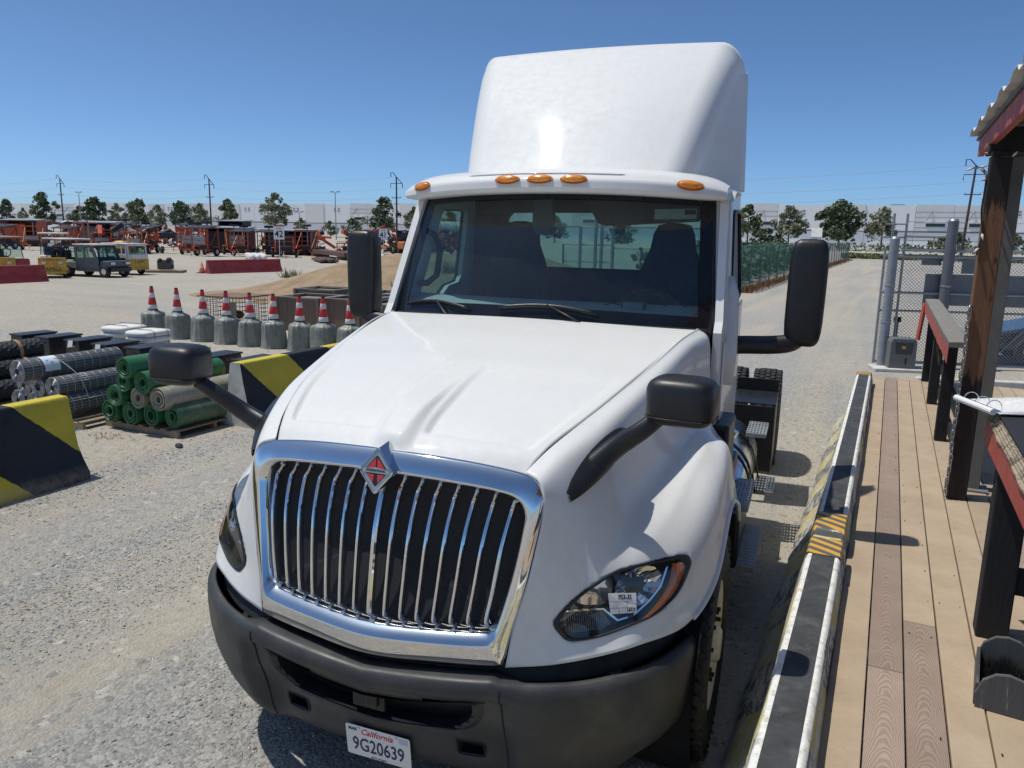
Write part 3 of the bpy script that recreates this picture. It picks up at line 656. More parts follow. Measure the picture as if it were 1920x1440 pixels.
# ---- wheels
def tyre(c, s, name='tyre', w=.28, tread=False, parent=None):
    c = Vector(c); M = rotm(0, s*pi/2, 0)
    pr = [(.30, -w*.40), (.36, -w*.50), (.44, -w*.52), (.49, -w*.47), (.505, -w*.40), (.512, -w*.2), (.514, 0), (.512, w*.2), (.505, w*.40), (.49, w*.47), (.44, w*.52), (.36, w*.50), (.30, w*.40)]
    b = MB(); b.lathe(pr, c, M, 56); T = b.build(name, M_RUB, parent, 50)
    b = MB(); n = 52
    for i in range(n):
        for q, h in enumerate((-.40, -.2, 0, .2, .40)):
            a = 2*pi*(i+(.5 if q % 2 else 0))/n; r = .514 if q in (1, 2, 3) else .506
            Mx = M @ Matrix.Rotation(a, 3, 'Z'); cc = c+Mx @ Vector((r+.006, 0, h*w))
            b.box(cc, (.022, .042, w*.17), Mx @ Matrix.Rotation(.45*(1 if q % 2 else -1), 3, 'X'))
    tr = b.build('tread', M_RUB, T if parent else None); tr['kind'] = 'stuff'
    return T
def wheel(y, x, s, front):
    wo = bpy.data.objects.new('wheel', None); COL.objects.link(wo); wo.parent = TRUCK
    xs = (x-.14,) if front else (x-.145, x-.505)
    for q in xs:
        c = Vector((s*q, y, .515)); tyre(c, s, parent=wo)
        M = rotm(0, s*pi/2, 0); b = MB()
        if front: pr = [(.0, .155), (.07, .155), (.085, .14), (.09, .09), (.12, .085), (.20, .08), (.225, .055), (.25, .06), (.285, .118), (.305, .128), (.31, .12), (.29, .09), (.28, 0), (.28, -.12)]
        else: pr = [(.0, .10), (.10, .10), (.13, .0), (.22, -.03), (.26, .02), (.285, .118), (.305, .128), (.31, .12), (.29, .09), (.28, 0), (.28, -.12)]
        b.lathe(pr, c, M, 36); RM = b.build('rim', M_RIM, wo, 40)
        if q == xs[0]:
            for k in range(10):
                a = 2*pi*k/10; p = c+M @ Vector((.165*cos(a), .165*sin(a), .08 if front else -.01)); d = M @ Vector((0, 0, 1)); MB().tube([p, p+d*.03, p+d*.031, p+d*.055], [.019, .019, .011, .011], 6).build('wheel_nut', M_DARK if front else M_ALU, wo)
for s in (1, -1):
    wheel(1.13, 1.245, s, True); wheel(6.30, 1.325, s, False)
    b = MB(); b.lathe([(.585, -.17), (.60, .13), (.62, .14)], (s*1.07, 1.13, .52), rotm(0, s*pi/2, 0), 24); b.build('wheel_arch_liner', M_DARK, TRUCK, True)
    b = MB(); lip = [c[-1] for c in FENM if c[-1].y > .58]; b.tube([Vector((s*p.x, p.y, p.z)) for p in lip], .012, 6); b.build('wheel_arch_lip', M_PAINT, TRUCK, True)
    # skirt behind the front wheel down to the cab steps
    b = MB(); b.prism([(1.78, .45), (1.93, .86), (1.95, 1.40), (2.35, 1.40), (2.35, .45)], (s*1.06, 0, 0), (0, 1, 0), (0, 0, 1), (s*.10, 0, 0)); b.build('side_skirt', M_BLK, TRUCK, bevel=.02)
    b = MB(); b.box((s*1.165, 2.64, .605), (.14, .78, .36)); b.build('step_well', M_BLK, TRUCK, bevel=.02)
    b = MB(); b.box((s*1.08, 2.62, .75), (.10, 1.25, .34)); b.build('sill_panel', M_BLK, TRUCK, bevel=.02)
    # perforated step treads
    def perforated(nm, x0, x1, y0, y1, z, nx, ny, mat):
        holes = []; dx, dy = (x1-x0)/nx, (y1-y0)/ny
        for i in range(nx):
            for j in range(ny):
                cx, cy = x0+(i+.5)*dx, y0+(j+.5)*dy; holes.append([(cx+dx*.34*cos(a), cy+dy*.30*sin(a)) for a in (2*pi*k/6 for k in range(6))])
        b = MB(); b.holed([(x0, y0), (x1, y0), (x1, y1), (x0, y1)], holes, (0, 0, z), (s, 0, 0), (0, 1, 0), (0, 0, -.004))
        b.box((s*(x0+x1)/2, y0-.003, z-.017), (x1-x0, .005, .03)); b.box((s*(x1+.003), (y0+y1)/2, z-.017), (.005, y1-y0, .03)); return b.build(nm, mat, TRUCK)
    M_STEP = pm('step_plate', (.42, .42, .41), .5, .45, var=.2, dirt=(.2, .19, .17))
    perforated('cab_step', 1.235, 1.335, 2.26, 3.02, .45, 5, 14, M_STEP)
    perforated('cab_step', 1.16, 1.27, 2.36, 2.96, .80, 5, 12, M_STEP)
    perforated('tank_step', 1.135, 1.285, 3.90, 4.33, .90, 6, 6, M_STEP)
    perforated('tank_step', 1.225, 1.372, 3.92, 4.35, .42, 6, 6, M_STEP)
    for y in (3.92, 4.32): MB().beam((s*1.15, y, .88), (s*1.24, y, .40), .012, .03).build('step_bracket', M_BLK, TRUCK)
    # fuel tank
    b = MB(); R = .315; M = rotm(-pi/2, 0, 0); b.lathe([(0, 0), (.2, -.02), (R-.03, -.01), (R, .03), (R, 1.37), (R-.03, 1.41), (.2, 1.42), (0, 1.40)], (s*.90, 2.95, .62), M, 40); TK = b.build('fuel_tank', M_ALU, TRUCK, 40)
    for y in (3.35, 3.52, 3.95):
        b = MB(); b.lathe([(R+.004, -.022), (R+.012, -.018), (R+.012, .018), (R+.004, .022)], (s*.90, y, .62), M, 40); b.build('tank_strap', M_BLK, TK, True)
    b = MB(); b.cyl((s*1.02, 3.72, .90), (s*1.045, 3.72, .955), .055, n=20); b.build('filler_cap', M_ALU, TK, 30)
    # quarter fender ahead of the drive wheel
    b = MB(); b.box((s*1.12, 4.86, .62), (.40, .02, .62)); b.box((s*1.12, 5.18, .945), (.40, .62, .015)); b.box((s*1.12, 5.50, 1.01), (.40, .012, .13)); b.box((s*1.315, 5.15, .63), (.012, .56, .62)); b.build('quarter_fender', M_BLK, TRUCK, bevel=.008)
b = MB()
for s in (1, -1): b.box((s*.43, 4.6, .88), (.08, 6.8, .27))
b.box((0, 6.3, .52), (1.3, .22, .24)); b.box((0, 1.13, .45), (1.7, .14, .12)); b.box((0, 5.9, 1.08), (.95, .95, .10)); b.box((0, 3.6, .9), (.7, .8, .5)); b.build('chassis', M_BLK, TRUCK, bevel=.01)
b = MB(); b.box((0, 1.05, 1.05), (.85, 1.3, .75)); b.build('engine_block', M_DARK, TRUCK)
b = MB(); b.prism([(-1.0, .34), (-.86, .24), (-.5, .13), (.5, .13), (.86, .24), (1.0, .34), (1.03, .62), (-1.03, .62)], (0, 0, .50), (1, 0, 0), (0, 1, 0), (0, 0, .05)); b.build('underbody_light_block', M_DARK, TRUCK)  # unseen plate added to keep sunlight from leaking into the shadow under the bumper
# ================================================================== GROUND AND NEAR SETTING
import numpy as np
def m_ground():
    t = NT('gravel_yard'); X = t.sep()
    big = t.noise(.11, 5, .6, dist=.6); lane = t.noise(1, 5, .6, vec=t.map(scale=(.95, .06, 1), loc=(.35, 0, 0)), dist=.5)
    lane2 = t.noise(1, 5, .65, vec=t.map(scale=(.10, .5, 1), rot=(0, 0, .5)), dist=.5)
    fine = t.noise(9, 8, .75); peb = t.voro(55, 'F1', 'Color'); pd = t.voro(55); big_p = t.voro(21, 'F1', 'Color')
    sep = t.n('SeparateColor'); t.l(peb, sep.inputs[0]); sp2 = t.n('SeparateColor'); t.l(big_p, sp2.inputs[0])
    tan = t.mix(t.ramp(fine, [(.3, 0), (.7, 1)]), (.345, .305, .25), (.53, .48, .40))
    grey = t.mix(sep.outputs[0], (.235, .232, .225), (.45, .438, .412))
    near = t.ramp(t.math('MULTIPLY', t.math('ADD', X[0], 8.8), .4), [(.0, 0), (1, 1)])      # gravel lane starts right of the barrier row
    m1 = t.ramp(t.math('ADD', t.math('MULTIPLY', lane, .72), t.math('MULTIPLY', fine, .28)), [(.455, 0), (.55, 1)])
    m2 = t.ramp(t.math('ADD', t.math('MULTIPLY', lane2, .7), t.math('MULTIPLY', fine, .3)), [(.46, 0), (.60, .8)])
    far = t.ramp(t.math('MULTIPLY', t.math('SUBTRACT', X[1], 13), .25), [(0, 0), (1, 1)])
    msk = t.mix(near, m2, t.mix(far, m1, t.math('MULTIPLY', m1, .95)))
    c = t.mix(msk, tan, grey)
    c = t.mix(t.ramp(sp2.outputs[1], [(.82, 0), (.95, .6)]), c, t.mix(sp2.outputs[0], (.14, .14, .14), (.66, .63, .58)))
    c = t.mix(t.ramp(big, [(.35, .22), (.65, 0)]), c, (.60, .555, .475))
    t.set(color=c, rough=.95, spec=.2)
    h = t.math('ADD', t.math('MULTIPLY', t.math('SUBTRACT', 1, pd), .5), t.math('MULTIPLY', fine, 1.6)); t.bump(h, .75, .03); return t.m
M_GROUND = m_ground()
def gz(x, y):
    """gentle unevenness of the yard, flat round the truck, the deck and the far lot"""
    a = sstep(2.5, 6, math.hypot((x+1.6)/1.3, (y-5.5)/2.2))*sstep(60, 20, y)*sstep(-34, -22, x)
    n_ = mnoise.noise(Vector((x*.25, y*.25, 3)))*.05+mnoise.noise(Vector((x*.9, y*.9, 1)))*.014
    return n_*a*.6
# berm of sandy soil
def berm(x, y):
    t = min(1, max(0, (x+23.5)/16)); yc = lerp(25.5, 24, t)
    L = sstep(-24.5, -16.5, x)*sstep(-7.2, -11.5, x)
    d = (y-yc)/(6.0 if y < yc else 9); h = max(0, 1-d*d)**1.3
    return L*h*(1.62+.16*mnoise.noise(Vector((x*.35, y*.5, 0))))+L*h*.05*mnoise.noise(Vector((x*2, y*2, 7)))
xs_ = sorted(set([-900, -600, -400, -250, -160, -100, -70]+[-50+i*2 for i in range(8)]+[-34+i*.6 for i in range(30)]+[-16+i*.4 for i in range(46)]+[2.4+i*1.2 for i in range(12)]+[18, 30, 60, 120, 250, 500, 900]))
ys_ = sorted(set([-400, -150, -60, -25, -10]+[-5+i*.5 for i in range(22)]+[6+i*.4 for i in range(40)]+[22+i*.9 for i in range(26)]+[46, 50, 56, 64, 74, 90, 120, 160, 220, 300, 450, 700, 1200]))
b = MB(); b.grid([[(x, y, gz(x, y)) for x in xs_] for y in ys_]); b.build('ground', M_GROUND, smooth=True)['kind'] = 'structure'
def m_berm():
    t = NT('sandy_soil'); f = t.noise(1.2, 9, .75); g = t.noise(1, 6, .7, vec=t.map(scale=(.5, 3, 1)))
    c = t.mix(t.ramp(f, [(.35, 0), (.65, 1)]), (.40, .28, .175), (.58, .44, .30)); c = t.mix(t.ramp(g, [(.55, 0), (.7, .5)]), c, (.26, .19, .125))
    t.set(color=c, rough=1, spec=.1); t.bump(t.math('ADD', f, t.noise(14, 6, .8)), .9, .12); return t.m
M_SOIL = m_berm()
b = MB(); b.grid([[(x, y, berm(x, y)-.03) for x in [-25+i*.33 for i in range(118)]] for y in [18+j*.4 for j in range(42)]]); b.build('sand_mound', M_SOIL, smooth=True)['kind'] = 'structure'
# loose stones on the gravel lane: one mass nobody could count
def pebbles(name, n, area, smin, smax, seed, mat, lift=0.0, dens=None):
    r = np.random.default_rng(seed); base = np.array([(1, 0, 0), (-1, 0, 0), (0, 1, 0), (0, -1, 0), (0, 0, .8), (0, 0, -.5)], float)
    fc = np.array([(0, 2, 4), (2, 1, 4), (1, 3, 4), (3, 0, 4), (2, 0, 5), (1, 2, 5), (3, 1, 5), (0, 3, 5)]); P = []
    while len(P) < n:
        x, y = r.uniform(area[0], area[1]), r.uniform(area[2], area[3])
        d = math.hypot(x, y)
        if r.random() > min(1, (5.0/max(d, 2))**1.3): continue
        if mnoise.noise(Vector((x*.9, y*.10, 2)))*1.3+mnoise.noise(Vector((x*1.7, y*1.2, 5)))*.55-.05 < r.uniform(-.55, .75): continue
        if dens and not dens(x, y): continue
        P.append((x, y))
    P = np.array(P); m = len(P); s = smin+(smax-smin)*r.random((m, 1, 1))**2.5; jit = .65+.6*r.random((m, 6, 1)); sc = np.stack([.8+.5*r.random(m), .55+.4*r.random(m), .35+.3*r.random(m)], -1)[:, None, :]
    a = r.uniform(0, 6.28, m); V = base[None]*jit*sc*s; c_, s_ = np.cos(a)[:, None], np.sin(a)[:, None]
    X = V[..., 0]*c_-V[..., 1]*s_; Y = V[..., 0]*s_+V[..., 1]*c_; Z = V[..., 2]
    zz = np.array([gz(x, y) for x, y in P])[:, None]
    V = np.stack([X+P[:, :1], Y+P[:, 1:], Z+zz+lift+s[:, :, 0]*.12], -1).reshape(-1, 3); Fc = (fc[None]+6*np.arange(m)[:, None, None]).reshape(-1, 3)
    me = bpy.data.meshes.new(name); me.vertices.add(len(V)); me.vertices.foreach_set('co', V.astype(np.float32).ravel())
    me.loops.add(Fc.size); me.loops.foreach_set('vertex_index', Fc.astype(np.int32).ravel()); me.polygons.add(len(Fc)); me.polygons.foreach_set('loop_start', np.arange(0, Fc.size, 3, dtype=np.int32))
    me.update(); me.validate(); me.materials.append(mat); o = bpy.data.objects.new(name, me); COL.objects.link(o); return o
def m_stone():
    t = NT('crushed_stone'); g = t.n('NewGeometry'); c = t.ramp(g.outputs['Random Per Island'], [(0, (.14, .14, .14)), (.35, (.29, .28, .262)), (.7, (.45, .42, .37)), (1, (.68, .65, .6))])
    t.set(color=c, rough=.9, spec=.3); t.bump(t.noise(120, 3), .3, .004); return t.m
M_STONE = m_stone()
g1 = pebbles('loose_gravel', 46000, (-7.6, -.5, .8, 15), .004, .013, 3, M_STONE); tag(g1, 'loose grey crushed stone over the yard beside the truck', 'gravel', kind='stuff')
g2 = pebbles('loose_gravel', 9000, (-17, -6, 2, 17), .007, .018, 4, M_STONE); tag(g2, 'sparse grey stones on the tan dirt by the stacked rolls', 'gravel', kind='stuff')
# ------------------------------------------------------------------ deck
DZ = .66
def m_board(name, a, b2, grain, gs):
    t = NT(name); oi = t.n('ObjectInfo')
    wv = t.n('TexWave'); wv.wave_type = 'BANDS'; wv.bands_direction = 'X'; wv.inputs['Scale'].default_value = gs; wv.inputs['Distortion'].default_value = 16; wv.inputs['Detail'].default_value = 2; wv.inputs['Detail Scale'].default_value = .22
    ad = t.n('VectorMath'); ad.operation = 'ADD'; t.l(t.map(scale=(1, .11, 1)), ad.inputs[0]); cx = t.n('CombineXYZ'); t.l(t.math('MULTIPLY', oi.outputs['Random'], 40), cx.inputs[1]); t.l(cx.outputs[0], ad.inputs[1]); t.l(ad.outputs[0], wv.inputs['Vector'])
    n = t.noise(3, 7, .7); c = t.mix(t.ramp(n, [(.3, 0), (.7, 1)]), a, b2); X = t.sep()
    ph = t.math('ADD', t.math('ADD', t.math('MULTIPLY', X[1], 1.0), t.math('MULTIPLY', t.math('POWER', t.math('ABSOLUTE', t.math('ADD', X[0], t.math('MULTIPLY', t.math('SUBTRACT', t.noise(1.1, 2), .5), .04))), 2), 60.0)), t.math('ADD', t.math('MULTIPLY', t.noise(5, 3, .6), .22), t.math('MULTIPLY', oi.outputs['Random'], 9)))
    gw = t.math('ADD', t.math('MULTIPLY', t.math('SINE', t.math('MULTIPLY', ph, 150)), .5), .5)
    c = t.mix(t.math('MULTIPLY', gw, grain), c, tuple(x*.55 for x in a))
    br = t.math('ADD', .88, t.math('MULTIPLY', oi.outputs['Random'], .2)); c = t.mix(1, c, br, 'MULTIPLY')
    st = t.noise(.9, 7, .8, dist=1); c = t.mix(t.ramp(st, [(.56, 0), (.74, .35)]), c, tuple(x*.55 for x in a))
    t.set(color=c, rough=.82, spec=.25); t.bump(t.math('ADD', t.math('MULTIPLY', gw, grain*1.6), t.noise(160, 3)), .35, .003); return t.m
M_TAN = m_board('tan_composite', (.375, .285, .20), (.49, .385, .28), .07, 30); M_BRN = m_board('brown_composite', (.33, .245, .195), (.42, .325, .27), .5, 42)
DECK = thing('deck', 'raised boardwalk of tan and brown composite boards beside the truck', 'deck', (0, 0, DZ))
bx0, bw = -.06, .1415
JO = {0: [5.40], 1: [3.39, 6.03, 9.03], 2: [3.90, 5.42], 3: [8.1], 4: [3.40, 7.2], 5: [4.5, 9.2], 6: [3.0, 6.9], 7: [5.2]}
for i in range(24):
    ed = [-2.0]+JO.get(i, [RND.uniform(1, 4), RND.uniform(6, 9)])+[11.25]
    for j, (y0, y1) in enumerate(zip(ed, ed[1:])):
        m = M_BRN if i == 1 or (i == 2 and j == 0) else M_TAN
        if i > 5 and RND.random() < .12: m = M_BRN
        b = MB(); L = y1-y0-.003; b.box((0, 0, -.0125), (bw-.0065, L, .025)); o = b.build('deck_board', m, DECK, bevel=.003)
        o.location = (bx0+(i+.5)*bw, (y0+y1)/2, RND.uniform(-.0012, .0012))
b = MB()
for i in range(24):
    for y in [k*.407-.3 for k in range(29)]:
        for dx in (-.045, .045):
            if RND.random() < .38: b.cyl((bx0+(i+.5)*bw+dx, y+RND.uniform(-.02, .02), -.001), (bx0+(i+.5)*bw+dx, y, .0018), .0032, n=6)
b.build('deck_screw', M_DARK, DECK)['kind'] = 'stuff'
b = MB()
for y in [-1.5+.8*k for k in range(16)]: b.box((1.64, y, -.095), (3.36, .04, .13))
b.box((1.64, 11.2, -.10), (3.36, .04, .14)); b.build('joist', pm('old_joist', (.10, .075, .05), .9), DECK)['kind'] = 'stuff'
# ------------------------------------------------------------------ concrete barriers
def m_rail(name, a, b2, period, slope, ph, chip, under=(.62, .60, .55), wear=.55):
    t = NT(name); X = t.sep(); n = t.noise(5, 7, .75); e = t.noise(14, 5, .7)
    s = t.math('ADD', t.math('ADD', X[1], t.math('MULTIPLY', X[2], slope)), t.math('MULTIPLY', t.math('SUBTRACT', e, .5), .05))
    fr = t.math('FRACT', t.math('ADD', t.math('DIVIDE', s, period), ph)); k = t.ramp(fr, [(0, 0), (.499, 0), (.501, 1)], 'CONSTANT')
    a2 = t.mix(t.ramp(n, [(.3, 0), (.7, 1)]), tuple(x*.8 for x in a), a); c = t.mix(k, a2, t.mix(t.ramp(n, [(.3, 0), (.7, 1)]), b2, tuple(x*1.5 for x in b2)))
    w = t.noise(1, 8, .8, vec=t.map(scale=(6, 3.5, 9)), dist=2); c = t.mix(t.ramp(w, [(wear, 0), (wear+.035, 1)]), c, under)
    low = t.math('MULTIPLY', t.ramp(X[2], [(.02, 1), (.16, 0)]), t.ramp(n, [(.35, 0), (.6, .8)])); c = t.mix(low, c, (.33, .29, .24))
    t.set(color=c, rough=.72, spec=.35); t.bump(t.math('ADD', t.noise(26, 6, .7), t.math('MULTIPLY', t.ramp(w, [(wear, 0), (wear+.035, 1)]), -.4)), .5, .012); return t.m
M_KY = [m_rail('yellow_black_barrier', (.62, .50, .055), (.018, .022, .028), 1.64, 1.0, p_, 0, wear=.70) for p_ in (.98, .34)]
M_KD = m_rail('chipped_barrier', (.66, .56, .20), (.13, .13, .13), .95, .9, .3, 0, wear=.49)
M_CONC = pm('painted_concrete_end', (.62, .60, .55), .85, var=.25, scale=10, bump=.5, bscale=30, dirt=(.25, .22, .18))
KPROF = [(-.305, 0), (-.305, .075), (-.165, .33), (-.082, .795), (-.070, .81), (.070, .81), (.082, .795), (.165, .33), (.305, .075), (.305, 0)]
def krail(name, L, mats, rough=.008, seed=1, steps=None):
    """jersey barrier along y, centred; profile nicked along its lower edges"""
    r = random.Random(seed); n = int(L/.18); b = MB(); rows = []
    prof = [(p.x, p.y) for q in zip(KPROF, KPROF[1:]) for p in (Vector(q[0]), Vector(q[0]).lerp(Vector(q[1]), .5))]+[KPROF[-1]]
    for i in range(n+1):
        y = -L/2+L*i/n; row = []
        for (x, z) in prof:
            e = mnoise.noise(Vector((x*3+seed, y*2.5, z*4)))*rough + (mnoise.noise(Vector((y*9, z*9, seed)))*.02 if z < .1 else 0)
            row.append(Vector((x+e*(1 if x > 0 else -1), y+(mnoise.noise(Vector((x*12, z*12, seed)))*.012 if i in (0, n) else 0), max(0, z+e*.4 if 0 < z < .8 else z))))
        rows.append(row)
    b.grid(rows); b.mi = 1; m = len(prof)
    b.add(rows[0], [tuple(range(m))]); b.add(rows[-1], [tuple(range(m))[::-1]]); return b
for nm, yc, L, lab, sd in (('concrete_barrier', 1.575, 5.75, 'near dark striped concrete barrier along the deck edge', 3), ('concrete_barrier', 7.575, 6.05, 'far striped concrete barrier along the deck edge with yellow chipped side', 5)):
    K = krail(nm, L, None, .012, sd).build(nm, [M_KD, M_CONC], None, 35, loc=(-.165, yc, 0)); tag(K, lab, 'barrier', 'concrete barriers along the deck')
    b = MB(); b.box((0, 0, .8125), (.112, L-.6, .004)); b.build('rubber_strip', pm('grey_black_top_paint', (.050, .053, .058), .8, var=.35, scale=9, dirt=(.13, .125, .12), dscale=8), K)
    for s in (-1, 1):
        b = MB(); rows = []
        for i in range(60):
            y = -L/2+.3+(L-.6)*i/59; w = .028+.006*mnoise.noise(Vector((y*5, s, sd))); rows.append([Vector((s*(.054+.003*mnoise.noise(Vector((y*11, s, 4)))), y, .8135)), Vector((s*.064, y, .8142)), Vector((s*(.0735), y, .8125)), Vector((s*(.0835+.001*mnoise.noise(Vector((y*6, s, 9)))), y, .796-.006*mnoise.noise(Vector((y*7, s, sd)))))])
        b.grid(rows); b.build('white_edge_paint', pm('chipped_white_paint', (.80, .79, .75), .7, var=.12, scale=30, bump=.4, bscale=50, dirt=(.12, .11, .10), dscale=16), K, True)
    for e in (-1, 1):
        t = MC.get('chevron')
        if not t:
            q = NT('chevron'); X = q.sep(); s_ = q.math('ADD', X[1], q.math('MULTIPLY', X[0], .55)); f = q.math('FRACT', q.math('DIVIDE', s_, .085))
            q.set(color=q.mix(q.ramp(f, [(0, 0), (.5, 1)], 'CONSTANT'), (.66, .36, .05), (.115, .11, .095)), rough=.55); MC['chevron'] = t = q.m
        b = MB(); rows = []
        for i in range(13):
            y = e*(L/2-.30)+e*.30*i/12; dz = -.02*max(0, (i-9)/3)**2; rows.append([Vector((x, y, z+dz)) for x, z in ((-.094, .765), (-.086, .806), (-.078, .8175), (-.03, .8185), (.03, .8185), (.078, .8175), (.086, .806), (.09, .785))])
        b.grid(rows); b.build('chevron_cap', t, K, 50)
# pair of yellow and black barriers across the yard
for yc, L, lab in ((1.65, 6.1, 'yellow and black concrete barrier cut by the left photo edge'), (9.95, 6.05, 'yellow and black concrete barrier with white chipped end behind the hood mirror')):
    K = krail('concrete_barrier', L, None, .008, int(yc)).build('concrete_barrier', [M_KY[0 if yc < 3 else 1], M_CONC], None, 35, loc=(-7.14, yc, 0)); tag(K, lab, 'barrier', 'yellow and black barriers in the yard')
    b = MB(); b.tube([(0, L/2-.02, .45), (.03, L/2+.09, .45), (.06, L/2+.09, .45), (.06, L/2-.02, .45)], .012, 6); b.build('steel_loop', M_ALU, K, True)
# ------------------------------------------------------------------ deck railing, canopy post, counter
def m_wood(name, paint, wood, amount, rough=.75, zband=None):
    t = NT(name); n = t.noise(1, 8, .75, vec=t.map(scale=(14, 14, 1.3)), dist=.8); g = t.noise(1, 6, .7, vec=t.map(scale=(60, 60, 3)))
    if zband:
        z_ = t.sep()[2]; n = t.math('ADD', n, t.math('MULTIPLY', t.math('SUBTRACT', t.ramp(t.math('MULTIPLY', z_, .25), [(zband[0]/4-.03, 0), (zband[0]/4+.01, 1), (zband[1]/4, 1), (zband[1]/4+.1, 0)]), .5), .30))
    w = t.mix(t.ramp(g, [(.3, 0), (.7, 1)]), tuple(x*.6 for x in wood), wood); c = t.mix(t.ramp(n, [(amount, 0), (amount+.05, 1)]), t.mix(g, paint, tuple(x*1.6 for x in paint)), w)
    t.set(color=c, rough=rough, spec=.3); t.bump(g, .5, .006); return t.m
M_POST = m_wood('worn_black_post', (.016, .016, .018), (.17, .12, .085), .60); M_POST2 = m_wood('half_stripped_post', (.022, .018, .017), (.27, .135, .075), .50, zband=(.9, 1.75))
M_GREYW = m_wood('grey_weathered_rail', (.16, .155, .145), (.30, .28, .25), .45, .85); M_REDP = pm('faded_red_paint', (.46, .085, .06), .65, var=.3, scale=5, bump=.3, bscale=40, dirt=(.25, .1, .08))
RA = thing('deck_railing', 'black railing posts with grey cap rail and red edge along the deck', 'railing', (0, 0, DZ))
for y, w in ((11.20, .115), (9.64, .10), (7.86, .10)):
    b = MB(); b.box((.562, y, .50), (w, w, 1.0)); b.build('post', M_POST, RA, bevel=.006)
b = MB(); b.box((.60, 10.5, .50), (.09, .12, 1.0)); b.build('post', M_POST, RA, bevel=.006)
b = MB(); R = [[Vector((x, y, z+.006*mnoise.noise(Vector((x*30, y*2, z))))) for x, z in ((.44, 1.025), (.438, 1.062), (.50, 1.066), (.56, 1.066), (.592, 1.062), (.592, 1.025))] for y in [6.45+.1*i for i in range(48)]]
b.grid(R, cu=True); b.add(R[0], [(0, 1, 2, 3, 4, 5)]); b.build('cap_rail', M_GREYW, RA)
b = MB(); R = [[Vector((.447, y, 1.02)), Vector((.441, y, 1.02)), Vector((.441, y, .90+.014*mnoise.noise(Vector((y*3, 0, 0))))), Vector((.447, y, .90+.014*mnoise.noise(Vector((y*3, 0, 0)))))] for y in [6.45+.1*i for i in range(48)]]
b.grid(R, cu=True); b.build('red_fascia', M_REDP, RA)
b = MB(); b.beam((.44, 11.18, 1.0), (.40, 11.05, .55), .03, .10); b.build('end_board', M_REDP, RA)
b = MB(); b.box((.62, 8.9, .42), (.03, 4.6, .10)); b.box((.62, 8.9, .14), (.03, 4.6, .10)); b.build('lower_rail', M_POST, RA)['kind'] = 'stuff'
CP = thing('canopy', 'open timber canopy with corrugated roof and red fascia over the deck', 'canopy', (0, 0, DZ))
b = MB(); b.box((.577, 6.10, 1.185), (.125, .14, 2.37)); b.build('post', M_POST2, CP, bevel=.008)
b = MB(); b.box((.565, 1.2, 1.185), (.125, .14, 2.37)); b.build('post', M_POST2, CP, bevel=.008)
b = MB(); b.box((2.7, 6.10, 1.185), (.125, .14, 2.37)); b.build('post', M_POST2, CP, bevel=.008)
b = MB(); b.box((.52, 3.0, 2.475), (.04, 7.85, .12)); b.build('red_fascia', M_REDP, CP, bevel=.004)
b = MB(); b.box((1.7, 6.90, 2.475), (2.3, .04, .12)); b.build('end_fascia', M_POST, CP, bevel=.004)
b = MB(); b.box((1.7, 6.10, 2.44), (2.4, .09, .16)); b.build('cross_beam', M_POST, CP, bevel=.004)
M_SOFF = m_wood('grey_soffit', (.17, .16, .145), (.24, .21, .17), .5)
for k in range(14):
    b = MB(); b.box((1.67, 6.79-.58*k, 2.553), (2.36, .57, .018)); b.build('soffit_board', M_SOFF, CP)
b = MB(); R = []
for i in range(16*14+1):
    y = 7.02-8.0*i/(16*14); ph = (i % 16)/16; z = 2.575+.036*(sstep(.0, .12, ph)-sstep(.42, .54, ph)); R.append([Vector((.44, y, z)), Vector((2.95, y, z+.06))])
b.grid(R); b.build('corrugated_roof', pm('white_roof_sheet', (.70, .70, .68), .5, var=.12), CP, solid=.003)
# steel column rising through the canopy
SP = thing('steel_column', 'tall grey square steel column behind the canopy post', 'column', (.70, 6.38, 0))
b = MB(); b.box((0, 0, 3.1), (.09, .09, 6.2)); b.build('shaft', pm('grey_steel_paint', (.19, .19, .185), .6, var=.2), SP, bevel=.006)
b = MB(); b.box((0, 0, DZ+.008), (.2, .2, .014)); b.build('base_plate', pm('grey_steel_paint', (.19, .19, .185), .6, var=.2), SP)
b = MB(); b.tube([(-.04, 0, 3.52), (-.085, -.02, 3.49)], .016, 8); b.build('floodlight', M_WHT, SP)
# chain
CH = thing('chain', 'steel chain hanging down the canopy post', 'chain', (0, 0, 0))
lm = MB(); lm.tube([(.011*cos(a), 0, .019*sin(a)+(.012 if sin(a) > 0 else -.012)) for a in (2*pi*k/12 for k in range(12))], .0042, 5, closed=True); lme = lm.mesh('link', pm('galvanised_chain', (.42, .42, .42), .35, .8, var=.2), True)
for k in range(31):
    o = bpy.data.objects.new('link', lme); COL.objects.link(o); o.parent = CH; t = k/30
    o.location = (.508-.004*sin(k*.7), 6.015-.002*k*.1, 1.98-t*1.27); o.rotation_euler = (.06, .03*sin(k), (pi/2 if k % 2 else 0)+.5)
b = MB(); b.tube([(.52, 6.05, 2.02), (.505, 6.01, 2.03), (.50, 6.0, 2.0), (.51, 6.02, 1.985)], .006, 6); b.build('hook', pm('galvanised_chain', (.42,)*3), CH, True)
